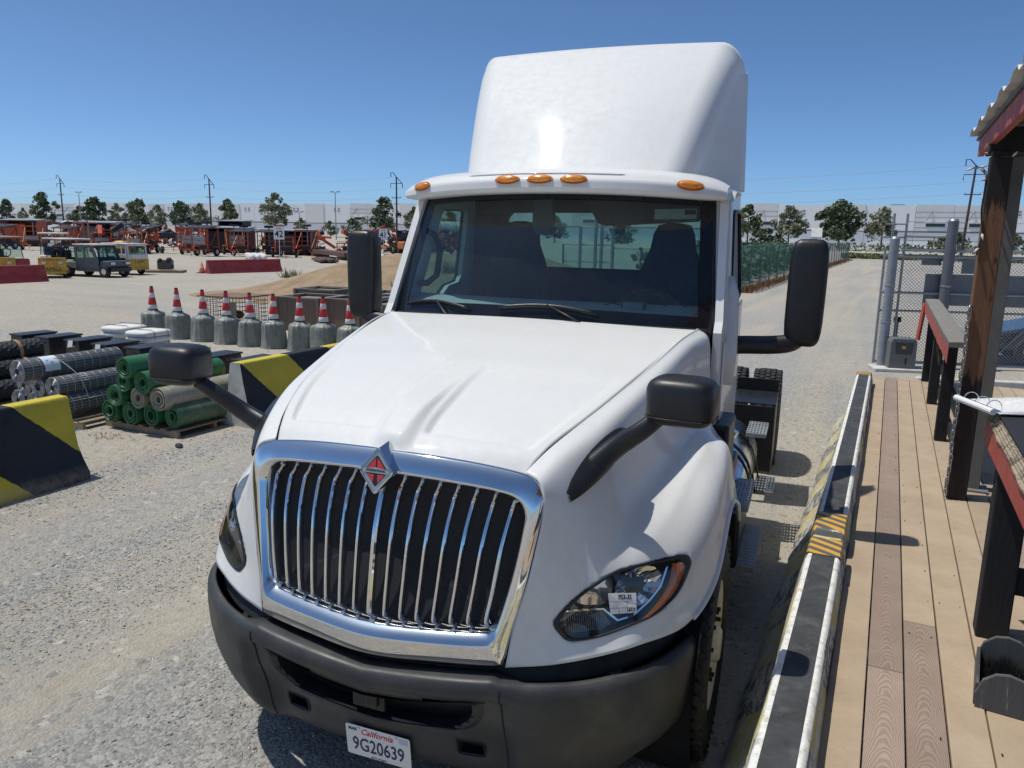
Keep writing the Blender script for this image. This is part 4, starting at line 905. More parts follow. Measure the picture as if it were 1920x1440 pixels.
# string of small lamps
SL = thing('string_lights', 'string of small clear lamps hung from the canopy corner', 'string lights')
P = spline([(.47, 6.75, 2.98), (.49, 6.2, 2.93), (.505, 6.06, 2.85), (.50, 6.03, 2.65), (.52, 6.02, 2.50), (.505, 6.03, 2.36)], 6); Q = spline([(.49, 6.3, 3.04), (.62, 5.9, 2.98), (.9, 5.8, 3.02), (1.2, 5.75, 2.98)], 6)
b = MB(); b.tube(P, .006, 5); b.tube(Q, .006, 5); b.build('cable', M_BLK, SL, True)
for i, p in enumerate(P[::4]+Q[::3]):
    b = MB(); d = Vector((RND.uniform(-1, 1), RND.uniform(-1, .2), RND.uniform(-.6, .3))).normalized()*.05; b.tube([p, p+d*.4, p+d], [.006, .009, .003], 6); b.build('lamp', pm('lamp_glass', (.75, .66, .52), .2), SL, True)
# counter with layered worn edge
CT = thing('counter', 'black painted plywood counter with red edge at the right', 'counter', (0, 0, 0))
b = MB(); b.box((1.45, 3.02, 1.708), (1.92, 2.12, .018)); b.build('counter_top', m_wood('scuffed_black_top', (.022, .023, .028), (.34, .29, .22), .66, .6), CT, bevel=.004)
for q in range(5):
    b = MB(); R = []
    for i in range(50):
        y = 1.98+2.09*i/49; e = .012*q*.6+.012*mnoise.noise(Vector((y*2.2, q*3, 0)))+.006*mnoise.noise(Vector((y*9, q*5, 0))); z = 1.698-.009*q
        R.append([Vector((.49-e, y, z)), Vector((.49-e, y, z-.008)), Vector((.60, y, z-.008)), Vector((.60, y, z))])
    b.grid(R, cu=True); b.build('plywood_layer', m_wood('raw_plywood_edge', (.30, .25, .19), (.17, .14, .11), .5, .9), CT)
b = MB(); b.box((.480, 3.02, 1.60), (.022, 2.10, .115)); b.build('red_fascia', M_REDP, CT, bevel=.003)
b = MB(); b.box((1.45, 4.075, 1.60), (1.9, .022, .115)); b.build('back_fascia', pm('dark_red_paint', (.19, .035, .03), .6, var=.25), CT, bevel=.003)
for p in ((.585, 3.945), (.585, 2.1), (2.2, 3.945)):
    b = MB(); b.box((p[0], p[1], DZ+.47), (.13, .12, .94)); b.build('post', M_POST, CT, bevel=.007)
b = MB(); b.box((1.4, 3.945, DZ+.28), (1.5, .04, .12)); b.build('cross_rail', M_POST, CT)
# open ring binder
BI = thing('ring_binder', 'open white ring binder with printed sheets on the counter', 'binder', (.66, 4.04, 1.725), .42)
b = MB(); b.box((.02, 0, .004), (.56, .30, .004)); b.tube([(-.29, -.15, .012), (-.29, .15, .012)], .014, 10); b.build('cover', M_WHT, BI, 30)
b = MB(); R = [[Vector((x, y, .008+.014*sin((x+.26)*3.2)+.004*sin(y*14+x*9))) for y in (-.14, -.07, 0, .07, .14)] for x in [-.25+.05*i for i in range(11)]]
b.grid(R)
def m_print():
    t = NT('printed_sheet'); X = t.sep(); f = t.math('FRACT', t.math('MULTIPLY', X[1], 70)); g = t.noise(90, 2)
    t.set(color=t.mix(t.math('MULTIPLY', t.ramp(f, [(0, 0), (.5, 1)], 'CONSTANT'), t.ramp(g, [(.4, 0), (.6, .7)])), (.82, .82, .83), (.32, .34, .42)), rough=.7); return t.m
M_PRINT = m_print(); b.build('printed_sheets', M_PRINT, BI, True, solid=.006)
for y in (-.09, 0, .09):
    b = MB(); b.tube([(-.255+.035*cos(a), y, .012+.040*sin(a)) for a in [pi*k/9 for k in range(10)]], .0022, 6); b.build('ring', M_CHROME, BI, True)
b = MB(); b.box((-.255, 0, .009), (.03, .27, .006)); b.build('ring_plate', M_CHROME, BI)
# boot brush
BR = thing('boot_brush', 'worn black boot scraper brush with rounded ends on the deck', 'boot brush', (.585, 3.42, DZ), -.10)
for y in (-.17, .17):
    b = MB(); P = [(-.10, 0), (-.105, .06), (-.085, .12), (-.045, .155), (.0, .165), (.045, .155), (.085, .12), (.105, .06), (.10, 0)]; b.prism([(p[0], p[1]) for p in P], (0, y-.01, 0), (1, 0, 0), (0, 0, 1), (0, .02, 0)); b.build('end_plate', m_wood('scuffed_black_plastic', (.075, .075, .078), (.45, .43, .39), .60), BR, bevel=.003)
b = MB(); b.box((0, 0, .012), (.20, .32, .022)); b.box((-.1, 0, .05), (.012, .32, .09)); b.box((.1, 0, .05), (.012, .32, .09)); b.build('tray', pm('scuffed_plastic_body', (.07, .07, .075), .6, dirt=(.2, .19, .18), dscale=7), BR)
b = MB()
for k in range(1500):
    x, y = RND.uniform(-.085, .085), RND.uniform(-.15, .15); z = .02; h = .075-.05*abs(x)/.09+RND.uniform(0, .02); b.add([(x-.0012, y, z), (x+.0012, y, z), (x+RND.uniform(-.015, .015), y+RND.uniform(-.015, .015), z+h)], [(0, 1, 2)])
b.build('bristles', M_DARK, BR)['kind'] = 'stuff'
# ================================================================== STACKED GOODS IN THE YARD
M_CRED = pm('cone_red', (.62, .035, .04), .5, var=.12, scale=12, dirt=(.3, .05, .04)); M_CWHT = pm('cone_white_sleeve', (.74, .73, .71), .45, var=.1, dirt=(.45, .43, .4))
M_BAG = pm('grey_plastic_bag', (.235, .255, .225), .42, var=.28, scale=7, bump=.5, bscale=22, bdist=.02, dirt=(.27, .25, .21))
def cone(x, y, seed, label):
    T = thing('traffic_cone', label, 'traffic cone', (x, y, gz(x, y)), RND.uniform(0, 6), 'bagged traffic cones in a row')
    def band(nm, z0, z1, r0, r1, m): b = MB(); b.lathe([(r0*.98, z0), (r0, z0+.003), (r1, z1-.003), (r1*.98, z1)], n=18); return b.build(nm, m, T, True)
    def R(z): return lerp(.112, .034, (z-.55)/.57)
    for nm, z0, z1, m in (('collar', .54, .61, M_BLK), ('white_sleeve', .61, .705, M_CWHT), ('red_band', .705, .865, M_CRED), ('white_sleeve', .865, .975, M_CWHT), ('red_band', .975, 1.09, M_CRED), ('tip', 1.09, 1.12, M_BLK)): band(nm, z0, z1, R(z0), R(z1), m)
    b = MB(); b.lathe([(.03, 1.12), (.0, 1.122)], n=12); b.build('tip_cap', M_BLK, T)
    r = random.Random(seed); rows = []; n = 64; tw = r.uniform(-1, 1)
    for z, rad, sq in ((.59, .112, .0), (.565, .122, .0), (.545, .165, .5), (.525, .205, .9), (.49, .225, 1), (.42, .23, 1), (.30, .236, 1), (.14, .25, .9), (.05, .262, .7), (.0, .285, .4)):
        row = []
        for k in range(n):
            a = 2*pi*k/n; q = 1/max(abs(cos(a+.4)), abs(sin(a+.4))); q = lerp(1, min(q, 1.2), .6*sq)
            w = 1+.035*sin(a*17+seed*2+3*z)*(.4+z)+.02*sin(a*29+seed)+.13*mnoise.noise(Vector((cos(a)*2.2+seed, sin(a)*2.2, z*2)))+.03*sin(a*9+seed+z*6+tw)*(1-z)+.04*mnoise.noise(Vector((a*5, z*2.5, seed)))
            row.append(Vector((cos(a)*rad*q*w, sin(a)*rad*q*w, z+.012*mnoise.noise(Vector((a*3, seed, z*9))))))
        rows.append(row)
    b = MB(); b.grid(rows, cu=True); b.build('bag', M_BAG, T, True)
    b = MB(); a = r.uniform(3.5, 6); b.add([(cos(a)*.22, sin(a)*.22, .12), (cos(a+.25)*.24, sin(a+.25)*.24, .10), (cos(a+.1)*.36, sin(a+.1)*.36, .012), (cos(a-.15)*.34, sin(a-.15)*.34, .012)], [(0, 1, 2, 3)]); b.build('bag_corner', M_BAG, T, True)
CN = [(-14.99, 12.17), (-14.19, 12.16), (-13.41, 12.17), (-12.69, 12.14), (-12.0, 12.12), (-11.39, 12.16), (-10.75, 12.22), (-10.22, 12.32), (-9.6, 12.38), (-8.95, 12.42)]
for i, (x, y) in enumerate(CN):
    cone(x, y, i*3+1, ['leftmost', 'second from left', 'third from left', 'fourth from left', 'fifth from left', 'sixth from left', 'seventh from left', 'eighth from left', 'ninth from left', 'rightmost'][i]+' bagged red and white traffic cone in the row')
# pallets
M_PAL = m_wood('pallet_wood', (.22, .165, .11), (.34, .27, .19), .5, .9)
def pallet(x, y, L, Wd, label, z=0):
    P = thing('pallet', label, 'pallet', (x, y, z), 0, 'pallets under the rolls')
    for k in range(7): MB().box((-Wd/2+.05+(Wd-.1)*k/6, 0, .088), (.09, L, .018)).build('deck_slat', M_PAL, P)
    for k in (-1, 0, 1): MB().box((0, k*(L/2-.02), .046), (Wd, .038, .064)).build('stringer', M_PAL, P)
    for k in (-1, 0, 1): MB().box((k*(Wd/2-.05), 0, .008), (.09, L, .014)).build('bottom_slat', M_PAL, P)
pallet(-7.93, 6.72, 1.15, 1.25, 'wooden pallet carrying the green rolls'); pallet(-9.25, 6.45, 1.15, 1.3, 'wooden pallet carrying the grey wire rolls'); pallet(-10.9, 6.6, 1.2, 1.2, 'wooden pallet carrying the black mesh rolls')
# rolls
M_GRN = pm('green_plastic_mesh', (.028, .155, .066), .45, var=.35, scale=30, bump=.5, bscale=70, dirt=(.10, .17, .09)); M_GRND = pm('dull_green_wrap', (.07, .13, .075), .4, var=.4, scale=16, bump=.3, bscale=50, dirt=(.24, .22, .14)); M_CLR = pm('dusty_clear_wrap', (.33, .31, .24), .3, var=.3, scale=14, dirt=(.14, .18, .10))
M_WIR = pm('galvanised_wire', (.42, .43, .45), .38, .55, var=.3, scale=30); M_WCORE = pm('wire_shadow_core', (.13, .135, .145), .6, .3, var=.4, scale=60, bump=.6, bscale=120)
M_BNET = pm('black_plastic_net', (.014, .014, .016), .5, var=.4, scale=50, bump=.8, bscale=60, bdist=.02); M_STRAP = pm('tan_strap', (.42, .25, .13), .6)
def green_roll(x, y, z, L, r, label, wrap=0):
    T = thing('plastic_mesh_roll', label, 'roll', (x, y, z), RND.uniform(-.03, .03), 'green plastic mesh rolls')
    sq = RND.uniform(.93, 1.05); M = rotm(-pi/2, 0, 0)
    b = MB(); b.lathe([(r*.99, 0), (r, .02), (r, L-.02), (r*.98, L)], M=M, n=28)
    b.v = [(v[0]*sq+.006*mnoise.noise(Vector((v[0]*9, v[1]*5, v[2]*9))), v[1], v[2]/sq+.006*mnoise.noise(Vector((v[0]*9, v[1]*5, v[2]*9+4)))) for v in b.v]
    b.build('outer_wrap', (M_GRN, M_GRND, M_CLR)[wrap], T, True)
    b = MB(); pr = []
    nl = 6
    for k in range(nl):
        r0, r1 = r*(1-.115*k), r*(1-.115*(k+1)); d = RND.uniform(-.012, .03) if k else 0; pr += [(r0, d), (r0*.99, d-.008), (r1+.006, d-.008), (r1, d)]
    pr += [(r*.30, .0), (r*.28, .25)]; b.lathe(pr, M=M, n=28); b.v = [(v[0]*sq+.12*r*max(0, -v[1]*8)*0, v[1], v[2]/sq) for v in b.v]
    b.build('coil_end', M_GRN if wrap < 2 else M_CLR, T, 35)
    b = MB(); b.lathe([(r*.27, .05), (.0, .05)], M=M, n=16); b.build('core_hole', M_DARK, T)
GR_ = [(-8.36, .235, .135, 0, 'bottom row, leftmost', 6.08), (-8.03, .235, .135, 0, 'bottom row, second from left', 6.10), (-7.74, .235, .13, 0, 'bottom row, third from left', 6.16), (-7.45, .24, .14, 1, 'bottom row, right end', 6.22),
       (-8.20, .445, .132, 0, 'second row, leftmost', 6.04), (-7.88, .44, .12, 2, 'second row, middle, with clear wrapped end', 6.10), (-7.55, .455, .14, 2, 'second row, right, with dusty clear wrap', 6.12), (-8.06, .635, .125, 0, 'third row, left', 6.06), (-7.73, .645, .13, 0, 'third row, right', 6.06), (-7.92, .815, .13, 0, 'topmost', 5.98)]
for i, (x, z, r, w, lab, y_) in enumerate(GR_): green_roll(x, y_, z, 1.18, r, 'green plastic mesh roll, '+lab+' of the pile', w)
def wire_roll(x, y, z, L, r, label, hole=0):
    T = thing('wire_mesh_roll', label, 'roll', (x, y, z), RND.uniform(-.03, .03), 'grey wire mesh rolls'); M = rotm(-pi/2, 0, 0)
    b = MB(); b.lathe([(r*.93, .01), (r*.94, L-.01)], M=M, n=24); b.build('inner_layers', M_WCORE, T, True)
    b = MB()
    for k in range(13): y0 = L*k/12; b.tube([(r*cos(a), y0, r*sin(a)) for a in (2*pi*q/24 for q in range(24))], .0042, 4, closed=True)
    for k in range(26): a = 2*pi*k/26; b.tube([(r*.99*cos(a), 0, r*.99*sin(a)), (r*.99*cos(a), L, r*.99*sin(a))], .0028, 3)
    b.build('wire_net', M_WIR, T, True)['kind'] = 'stuff'
    b = MB(); pts = []
    for k in range(150):
        a = 2*pi*k/22; rr = r*(1-k/150*(.62 if hole else .72)); pts.append((rr*cos(a), -.004+.006*sin(k*1.7), rr*sin(a)))
    b.tube(pts, .0055, 4); b.build('spiral_end', M_WIR, T, True)
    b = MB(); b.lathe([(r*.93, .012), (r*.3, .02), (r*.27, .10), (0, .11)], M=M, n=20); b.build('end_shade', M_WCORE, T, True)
WR = [(-9.82, .235, .135, 'bottom row, leftmost'), (-9.50, .235, .135, 'bottom row, second from left'), (-9.02, .245, .145, 'bottom row, right end by the pallet edge'), (-9.68, .44, .13, 'second row, leftmost'), (-9.40, .455, .13, 'second row, middle with open core'), (-9.11, .465, .135, 'second row, right'), (-9.42, .675, .14, 'topmost with pale blue label')]
for i, (x, z, r, lab) in enumerate(WR): wire_roll(x, 5.88 if i < 6 else 5.66, z, 1.22 if i < 6 else 1.35, r, 'grey wire mesh roll, '+lab, i in (2, 4))
b = MB(); R = [[Vector((-9.42+.144*cos(a), y, .675+.144*sin(a))) for a in [-.15+1.9*k/10 for k in range(11)]] for y in (5.92, 6.12)]
b.grid(R)
def m_lab():
    t = NT('pale_blue_label'); f = t.n('TexVoronoi'); f.inputs['Scale'].default_value = 9; t.l(t.tc.outputs['Object'], f.inputs['Vector']); t.set(color=t.ramp(f.outputs[0], [(.1, (.12, .25, .55)), (.16, (.55, .68, .82)), (.4, (.72, .78, .82))]), rough=.5); return t.m
tag(b.build('roll_label', m_lab(), None, True), 'pale blue and white paper label on the topmost wire roll', 'label')
b = MB(); b.tube(spline([(-9.30, 6.05, .80), (-9.27, 6.1, .78), (-9.0, 6.15, .60), (-8.9, 6.17, .41), (-8.88, 6.18, .30)], 5), .006, 5); tag(b.build('tie_wire', M_WIR, None, True), 'loose tie wire slung across the grey wire rolls', 'wire')
def black_roll(x, y, z, r, label):
    T = thing('plastic_net_roll', label, 'roll', (x, y, z), .02, 'black plastic net rolls'); M = rotm(-pi/2, 0, 0); b = MB(); L = 1.3; R = []
    for k in range(30):
        y0 = L*k/29; R.append([Vector((r*(1+.035*sin(k*2.1+a*8))*cos(a), y0, r*(1+.035*sin(k*2.1+a*8))*sin(a))) for a in (2*pi*q/24 for q in range(24))])
    b.grid(R, cu=True); b.add(R[0], [tuple(range(24))]); b.build('net', M_BNET, T)
    b = MB(); b.lathe([(r*1.05, .95), (r*1.06, 1.0)], M=M, n=24); b.build('strap', M_STRAP, T, True)
for x, z, lab in ((-10.55, .245, 'bottom right'), (-10.86, .245, 'bottom middle'), (-10.70, .48, 'middle right'), (-10.99, .48, 'middle left'), (-10.84, .70, 'top')): black_roll(x, 5.55, z, .15, 'black plastic net roll with tan strap, '+lab+' of the stack')
# black tool boxes
M_TB = pm('black_toolbox', (.016, .016, .018), .4, var=.25, scale=8, dirt=(.07, .065, .055), dscale=5)
BXL = ['leftmost', 'second from left', 'third from left', 'fourth from left', 'fifth from left', 'sixth from left', 'seventh from left', 'rightmost']
for i, x in enumerate((-14.62, -13.92, -13.12, -12.30, -11.48, -10.62, -9.82, -9.02)):
    T = thing('tool_box', BXL[i]+' black steel tool box in the row behind the rolls', 'tool box', (x, 9.17+.03*(i % 3), 0), RND.uniform(-.04, .04), 'black tool boxes in a row')
    MB().box((0, 0, .19), (.36, .66, .36)).build('body', M_TB, T, bevel=.008)
    b = MB(); b.box((0, 0, .392), (.40, .70, .03)); b.build('lid', M_TB, T, bevel=.006)
    for yy in (-.336,): MB().box((0, yy, .30), (.16, .02, .03)).build('handle', M_ALU if i in (2, 3) else M_BLK, T)
    MB().box((.185, .05, .33), (.006, .16, .022)).build('red_strip', M_REDP, T)
    MB().box((0, -.30, .012), (.30, .05, .024)).build('foot', M_BLK, T)
    if i in (2, 3):
        b = MB(); b.add([(-.06, -.36, .40), (.07, -.36, .405), (.05, -.37, .29), (-.08, -.372, .27)], [(0, 1, 2, 3)]); b.build('torn_wrapper', M_WHT, T)
# white sacks
M_SACK = pm('white_woven_sack', (.74, .73, .70), .7, var=.1, scale=20, bump=.3, bscale=60)
for (x, y, lab) in ((-13.50, 10.25, 'left'), (-12.55, 10.05, 'right')):
    T = thing('sack_stack', lab+' strapped stack of white folded sacks behind the tool boxes', 'sacks', (x, y, 0), .1, 'stacks of white sacks')
    MB().box((0, 0, .04), (.6, .75, .08)).build('base', M_PAL, T)
    for k in range(4):
        b = MB(); pillow(b, (RND.uniform(-.02, .02), 0, .135+.108*k), (.60+RND.uniform(-.03, .03), .72, .12), .45, 20, 8); b.build('sack', M_SACK, T, True)
    for yy in (-.15, .18):
        b = MB(); b.tube([(-.31, yy, .06), (-.31, yy, .5), (-.25, yy, .535), (.25, yy, .535), (.31, yy, .5), (.31, yy, .06)], .006, 4); b.build('strap', M_BLK, T)
# wooden crates and one wire cage
M_CRT = m_wood('old_crate_ply', (.16, .115, .085), (.25, .195, .15), .5, .9)
def crate(x, y, w, d, h, rz, label):
    T = thing('wooden_crate', label, 'crate', (x, y, gz(x, y)), rz, 'old wooden crates behind the cones')
    n = 4
    for s in (-1, 1):
        for k in range(n): MB().box((-w/2+w*(k+.5)/n, s*(d/2-.01), h/2), (w/n-.006, .02, h-.02)).build('side_board', M_CRT, T)
        for k in range(n): MB().box((s*(w/2-.01), -d/2+d*(k+.5)/n, h/2), (.02, d/n-.03 if k in (0, n-1) else d/n-.006, h-.02)).build('side_board', M_CRT, T)
    for sx in (-1, 1):
        for sy in (-1, 1): MB().box((sx*(w/2+.012), sy*(d/2+.012), h/2), (.07, .07, h)).build('corner_post', M_CRT, T)
    MB().box((0, 0, h-.06), (w-.05, d-.05, .02)).build('inner_cover', M_GREYW, T)
    b = MB()
    for s in (-1, 1): b.box((0, s*(d/2), h+.012), (w+.08, .09, .024)); b.box((s*w/2, 0, h+.0125), (.09, d-.1, .024))
    b.build('lid_frame', M_GREYW, T)
for i, a in enumerate(((-12.85, 15.05, 1.15, 1.15, .80, .1, 'first full wooden crate right of the wire cage'), (-11.65, 15.35, 1.15, 1.15, .80, .05, 'second wooden crate right of the wire cage'), (-10.45, 15.15, 1.15, 1.15, .76, .0, 'wooden crate partly behind the left door mirror'), (-13.9, 16.9, 1.2, 1.1, .86, .12, 'wooden crate in the back row behind the wire cage'), (-11.9, 17.2, 1.2, 1.1, .82, .05, 'wooden crate in the back row beside the sand mound'), (-9.35, 15.0, 1.15, 1.15, .74, 0, 'rightmost wooden crate near the windscreen pillar'))): crate(*a)
T = thing('wire_cage', 'rusty wire stillage cage with plywood lid behind the cones', 'cage', (-14.35, 14.0, 0), .12); M_RUST = pm('rusty_wire', (.20, .095, .05), .7, .3, var=.4, scale=30)
w, d, h = 1.15, 1.05, .80
for s in (-1, 1):
    for vert, o in ((0, s*d/2), (1, s*w/2)):
        b = MB(); LL = w if not vert else d
        for k in range(13): u = -LL/2+LL*k/12; b.tube([(u, o, 0), (u, o, h)] if not vert else [(o, u, 0), (o, u, h)], .006, 4)
        for k in range(9): z = h*k/8; b.tube([(-LL/2, o, z), (LL/2, o, z)] if not vert else [(o, -LL/2, z), (o, LL/2, z)], .006, 4)
        b.build('wire_panel', M_RUST, T)['kind'] = 'stuff'
MB().box((0, 0, h+.02), (w+.1, d+.1, .03)).build('plywood_lid', M_CRT, T)
b = MB(); b.box((.32, -d/2-.015, .50), (.30, .01, .42)); SG = b.build('notice_board', m_wood('weathered_notice', (.20, .17, .14), (.12, .10, .08), .55), T)
for i in range(3): b = MB(); pillow(b, (RND.uniform(-.3, .3), RND.uniform(-.2, .2), .16+.1*i), (.4, .3, .2), .7, 10, 6); b.build('cage_content', M_RUST, T, True)
# small debris
for x, y, c, lab in ((-9.2, 6.0, (.4, .39, .35), 'small broken grey concrete shard on the dirt'), (-7.0, 5.9, (.08, .075, .07), 'dark stone lying in front of the white barrier end')):
    b = MB(); pillow(b, (0, 0, .025), (.11, .07, .07), .9, 7, 4); o = b.build('stone', pm('stone%.2f' % c[0], c, .9)); o.location = (x, y, 0); tag(o, lab, 'stone')
b = MB()
for k in range(70):
    x, y = RND.gauss(0, .12), RND.gauss(0, .07); a = RND.uniform(0, 6.28); l = RND.uniform(.01, .035); b.add([(x, y, .006), (x+cos(a)*l, y+sin(a)*l, .012), (x+cos(a+.5)*l*.6, y+sin(a+.5)*l*.6, .022)], [(0, 1, 2)])
o = b.build('dry_leaves', pm('dry_leaf', (.33, .17, .08), .8)); o.location = (-8.05, 5.8, .004); tag(o, 'scatter of dry brown leaves on the dirt by the green rolls', 'leaves', kind='stuff')
# red barriers across the yard
M_RB = pm('red_barrier_paint', (.40, .042, .042), .6, var=.3, scale=3, bump=.4, bscale=20, dirt=(.30, .09, .08), dscale=1.6)
for x, y, L, rz, lab in ((-33.0, 18.3, 6.2, 0, 'long red barrier cut by the left photo edge'), (-32.25, 32.35, 4.5, -.22, 'red barrier standing alone in the yard behind the cones'), (-33.2, 50.4, 6.0, -.1, 'red barrier beside the left door mirror and the mound')):
    K = krail('red_barrier', L, None, .012, int(y)).build('red_barrier', [M_RB, M_RB], None, 35, loc=(x, y, 0), rz=rz); tag(K, lab, 'barrier', 'red barriers'); K.scale = (1, 1, .88)
    for k in (-1, 1): MB().box((.13, k*L*.28, .42), (.04, .09, .09)).build('lift_slot', M_DARK, K)
# lane signs
for n_, x, y, lab in (('42', -40.2, 43.8, 'white lane sign numbered 42 on a thin post'), ('41', -40.1, 56.6, 'white lane sign numbered 41 by the door mirror')):
    T = thing('lane_sign', lab, 'sign', (x, y, 0), .70, 'lane number signs')
    MB().tube([(0, 0.03, 0), (0, .03, 2.2)], .03, 8).build('post', M_ALU, T)
    MB().box((0, 0, 2.12), (.74, .02, .94)).build('panel', M_WHT, T); MB().box((0, -.003, 2.63), (.74, .022, .10)).build('red_header', M_REDP, T)
    text_mesh('number', n_, M_BLACKINK, T, frame((0, -.014, 2.02), (1, 0, 0), (0, 0, 1)), .66, .9, bold=.012); text_mesh('caption', 'Lane', M_BLACKINK, T, frame((0, -.014, 2.44), (1, 0, 0), (0, 0, 1)), .19)
# ================================================================== MIDDLE DISTANCE: CARTS, MACHINES, TRAILERS
M_YEL = pm('cart_yellow', (.60, .36, .04), .5, var=.2, dirt=(.3, .2, .08)); M_CREAM = pm('cart_white', (.70, .69, .66), .45, var=.1, dirt=(.4, .37, .32)); M_SLATE = pm('cart_slate', (.085, .10, .125), .45, var=.2)
M_ORG = pm('machine_orange', (.62, .16, .035), .5, var=.25, dirt=(.25, .12, .07)); M_RORG = pm('trailer_red', (.52, .085, .035), .55, var=.3, dirt=(.2, .08, .05)); M_GLD = pm('dark_glass', (.03, .045, .055), .08, var=.2); M_GLL = pm('bright_glass', (.17, .20, .21), .12, var=.25, scale=2)
M_GRYP = pm('grey_sheet', (.30, .32, .34), .6, var=.2); M_NAVY = pm('dark_sheet', (.030, .034, .042), .6, var=.4, scale=2); M_BRNB = pm('rust_beam', (.13, .075, .06), .8, var=.35); M_TARP = pm('white_tarp', (.68, .68, .66), .6, var=.15, bump=.6, bscale=8, bdist=.05); M_GRASS = pm('pale_green', (.22, .34, .16), .6)
def bx(nm, c, d, m, T, bev=.02, r=None, taper=1.0): return MB().box(c, d, r, taper).build(nm, m, T, bevel=bev)
def whl(T, p, r, w, rimm=M_RIM, ax=0):
    b = MB(); M = rotm(0, pi/2, 0) if ax == 0 else rotm(pi/2, 0, 0); b.lathe([(r*.55, -w/2), (r*.9, -w/2), (r, -w*.3), (r, w*.3), (r*.9, w/2), (r*.55, w/2)], p, M, 18); t = b.build('wheel', M_RUB, T, 40)
    b = MB(); b.lathe([(0, -w*.42), (r*.3, -w*.45), (r*.56, -w*.4), (r*.56, w*.4), (r*.3, w*.45), (0, w*.42)], p, M, 14); b.build('rim', rimm, t, 40); return t
# carts face +x in their own frame turned toward the camera (front at -y)
def utv(x, y, rz, label):
    T = thing('utility_cart', label, 'utility cart', (x, y, 0), rz, 'utility carts in the yard')
    bx('rear_bed', (0, .95, .55), (1.3, .8, .30), M_GRYP, T); bx('hood', (0, -1.15, .64), (1.25, .65, .28), M_SLATE, T, .06); bx('bumper', (0, -1.5, .38), (1.2, .1, .2), M_BLK, T)
    bx('lower_body', (0, -.2, .42), (1.3, 1.5, .3), M_SLATE, T); bx('roof', (0, -.05, 1.52), (1.38, 1.35, .06), M_CREAM, T)
    b = MB(); b.add([(-.62, -.85, .78), (.62, -.85, .78), (.58, -.55, 1.49), (-.58, -.55, 1.49)], [(0, 1, 2, 3)]); b.build('windscreen', M_SIDE, T)
    for s in (-1, 1):
        b = MB(); b.holed([(-.86, .45), (.5, .45), (.55, 1.49), (-.56, 1.49), (-.86, .8)], [[(-.6, .9), (-.1, .9), (-.1, 1.38), (-.45, 1.38)], [(0, .9), (.4, .9), (.42, 1.38), (0, 1.38)]], (s*.66, 0, 0), (0, 1, 0), (0, 0, 1), (s*.03, 0, 0)); D = b.build('door', M_SLATE, T)
        bx('headlamp', (s*.45, -1.49, .66), (.25, .05, .10), M_CWHT, T); bx('door_pane', (s*.665, -.05, 1.13), (.01, .95, .5), M_SIDE, T, 0)
        for yy in (-1.1, 1.05): whl(T, (s*.58, yy, .28), .28, .22)
    bx('seat', (0, .1, .75), (1.1, .5, .3), M_SEAT, T)
utv(-34.45, 24.95, 1.72, 'dark slate utility cart with enclosed cab and white roof')
def tow_cart(x, y, rz, label):
    T = thing('utility_cart', label, 'utility cart', (x, y, 0), rz, 'utility carts in the yard')
    bx('front_body', (0, -.95, .52), (1.15, .35, .55), M_YEL, T); bx('front_upper', (0, -.95, .90), (1.15, .3, .25), M_CREAM, T); bx('floor', (0, 0, .36), (1.15, 1.7, .18), M_YEL, T); bx('rear_body', (0, .75, .5), (1.15, .4, .4), M_YEL, T)
    b = MB(); b.holed([(-.57, 1.0), (.57, 1.0), (.57, 1.5), (-.57, 1.5)], [[(-.5, 1.05), (.5, 1.05), (.5, 1.43), (-.5, 1.43)]], (0, -1.0, 0), (1, 0, 0), (0, 0, 1), (0, .05, 0)); b.build('windscreen_frame', M_CREAM, T)
    bx('windscreen', (0, -.97, 1.24), (1.0, .01, .38), M_SIDE, T, 0); bx('roof', (0, -.1, 1.53), (1.2, 1.9, .07), M_CREAM, T); bx('beacon', (.2, -.2, 1.62), (.12, .12, .12), M_ORG, T); bx('seat', (0, .35, .72), (1.0, .45, .35), M_SEAT, T)
    for s in (-1, 1):
        b = MB(); b.holed([(-.95, .85), (-.1, .85), (-.1, 1.5), (-.95, 1.5)], [[(-.85, 1.02), (-.2, 1.02), (-.2, 1.42), (-.85, 1.42)]], (s*.56, 0, 0), (0, 1, 0), (0, 0, 1), (s*.03, 0, 0)); b.build('side_frame', M_CREAM, T)
        bx('rear_post', (s*.55, .78, 1.1), (.05, .05, .85), M_CREAM, T, 0); whl(T, (s*.5, -.6, .24), .24, .16); whl(T, (s*.5, .6, .24), .24, .16)
    text_mesh('lettering', 'L-6174', M_BLACKINK, T, frame((0, -1.135, .66), (1, 0, 0), (0, 0, 1)), .2)
tow_cart(-35.2, 27.05, 1.6, 'white and mustard three window tow cart with orange beacon')
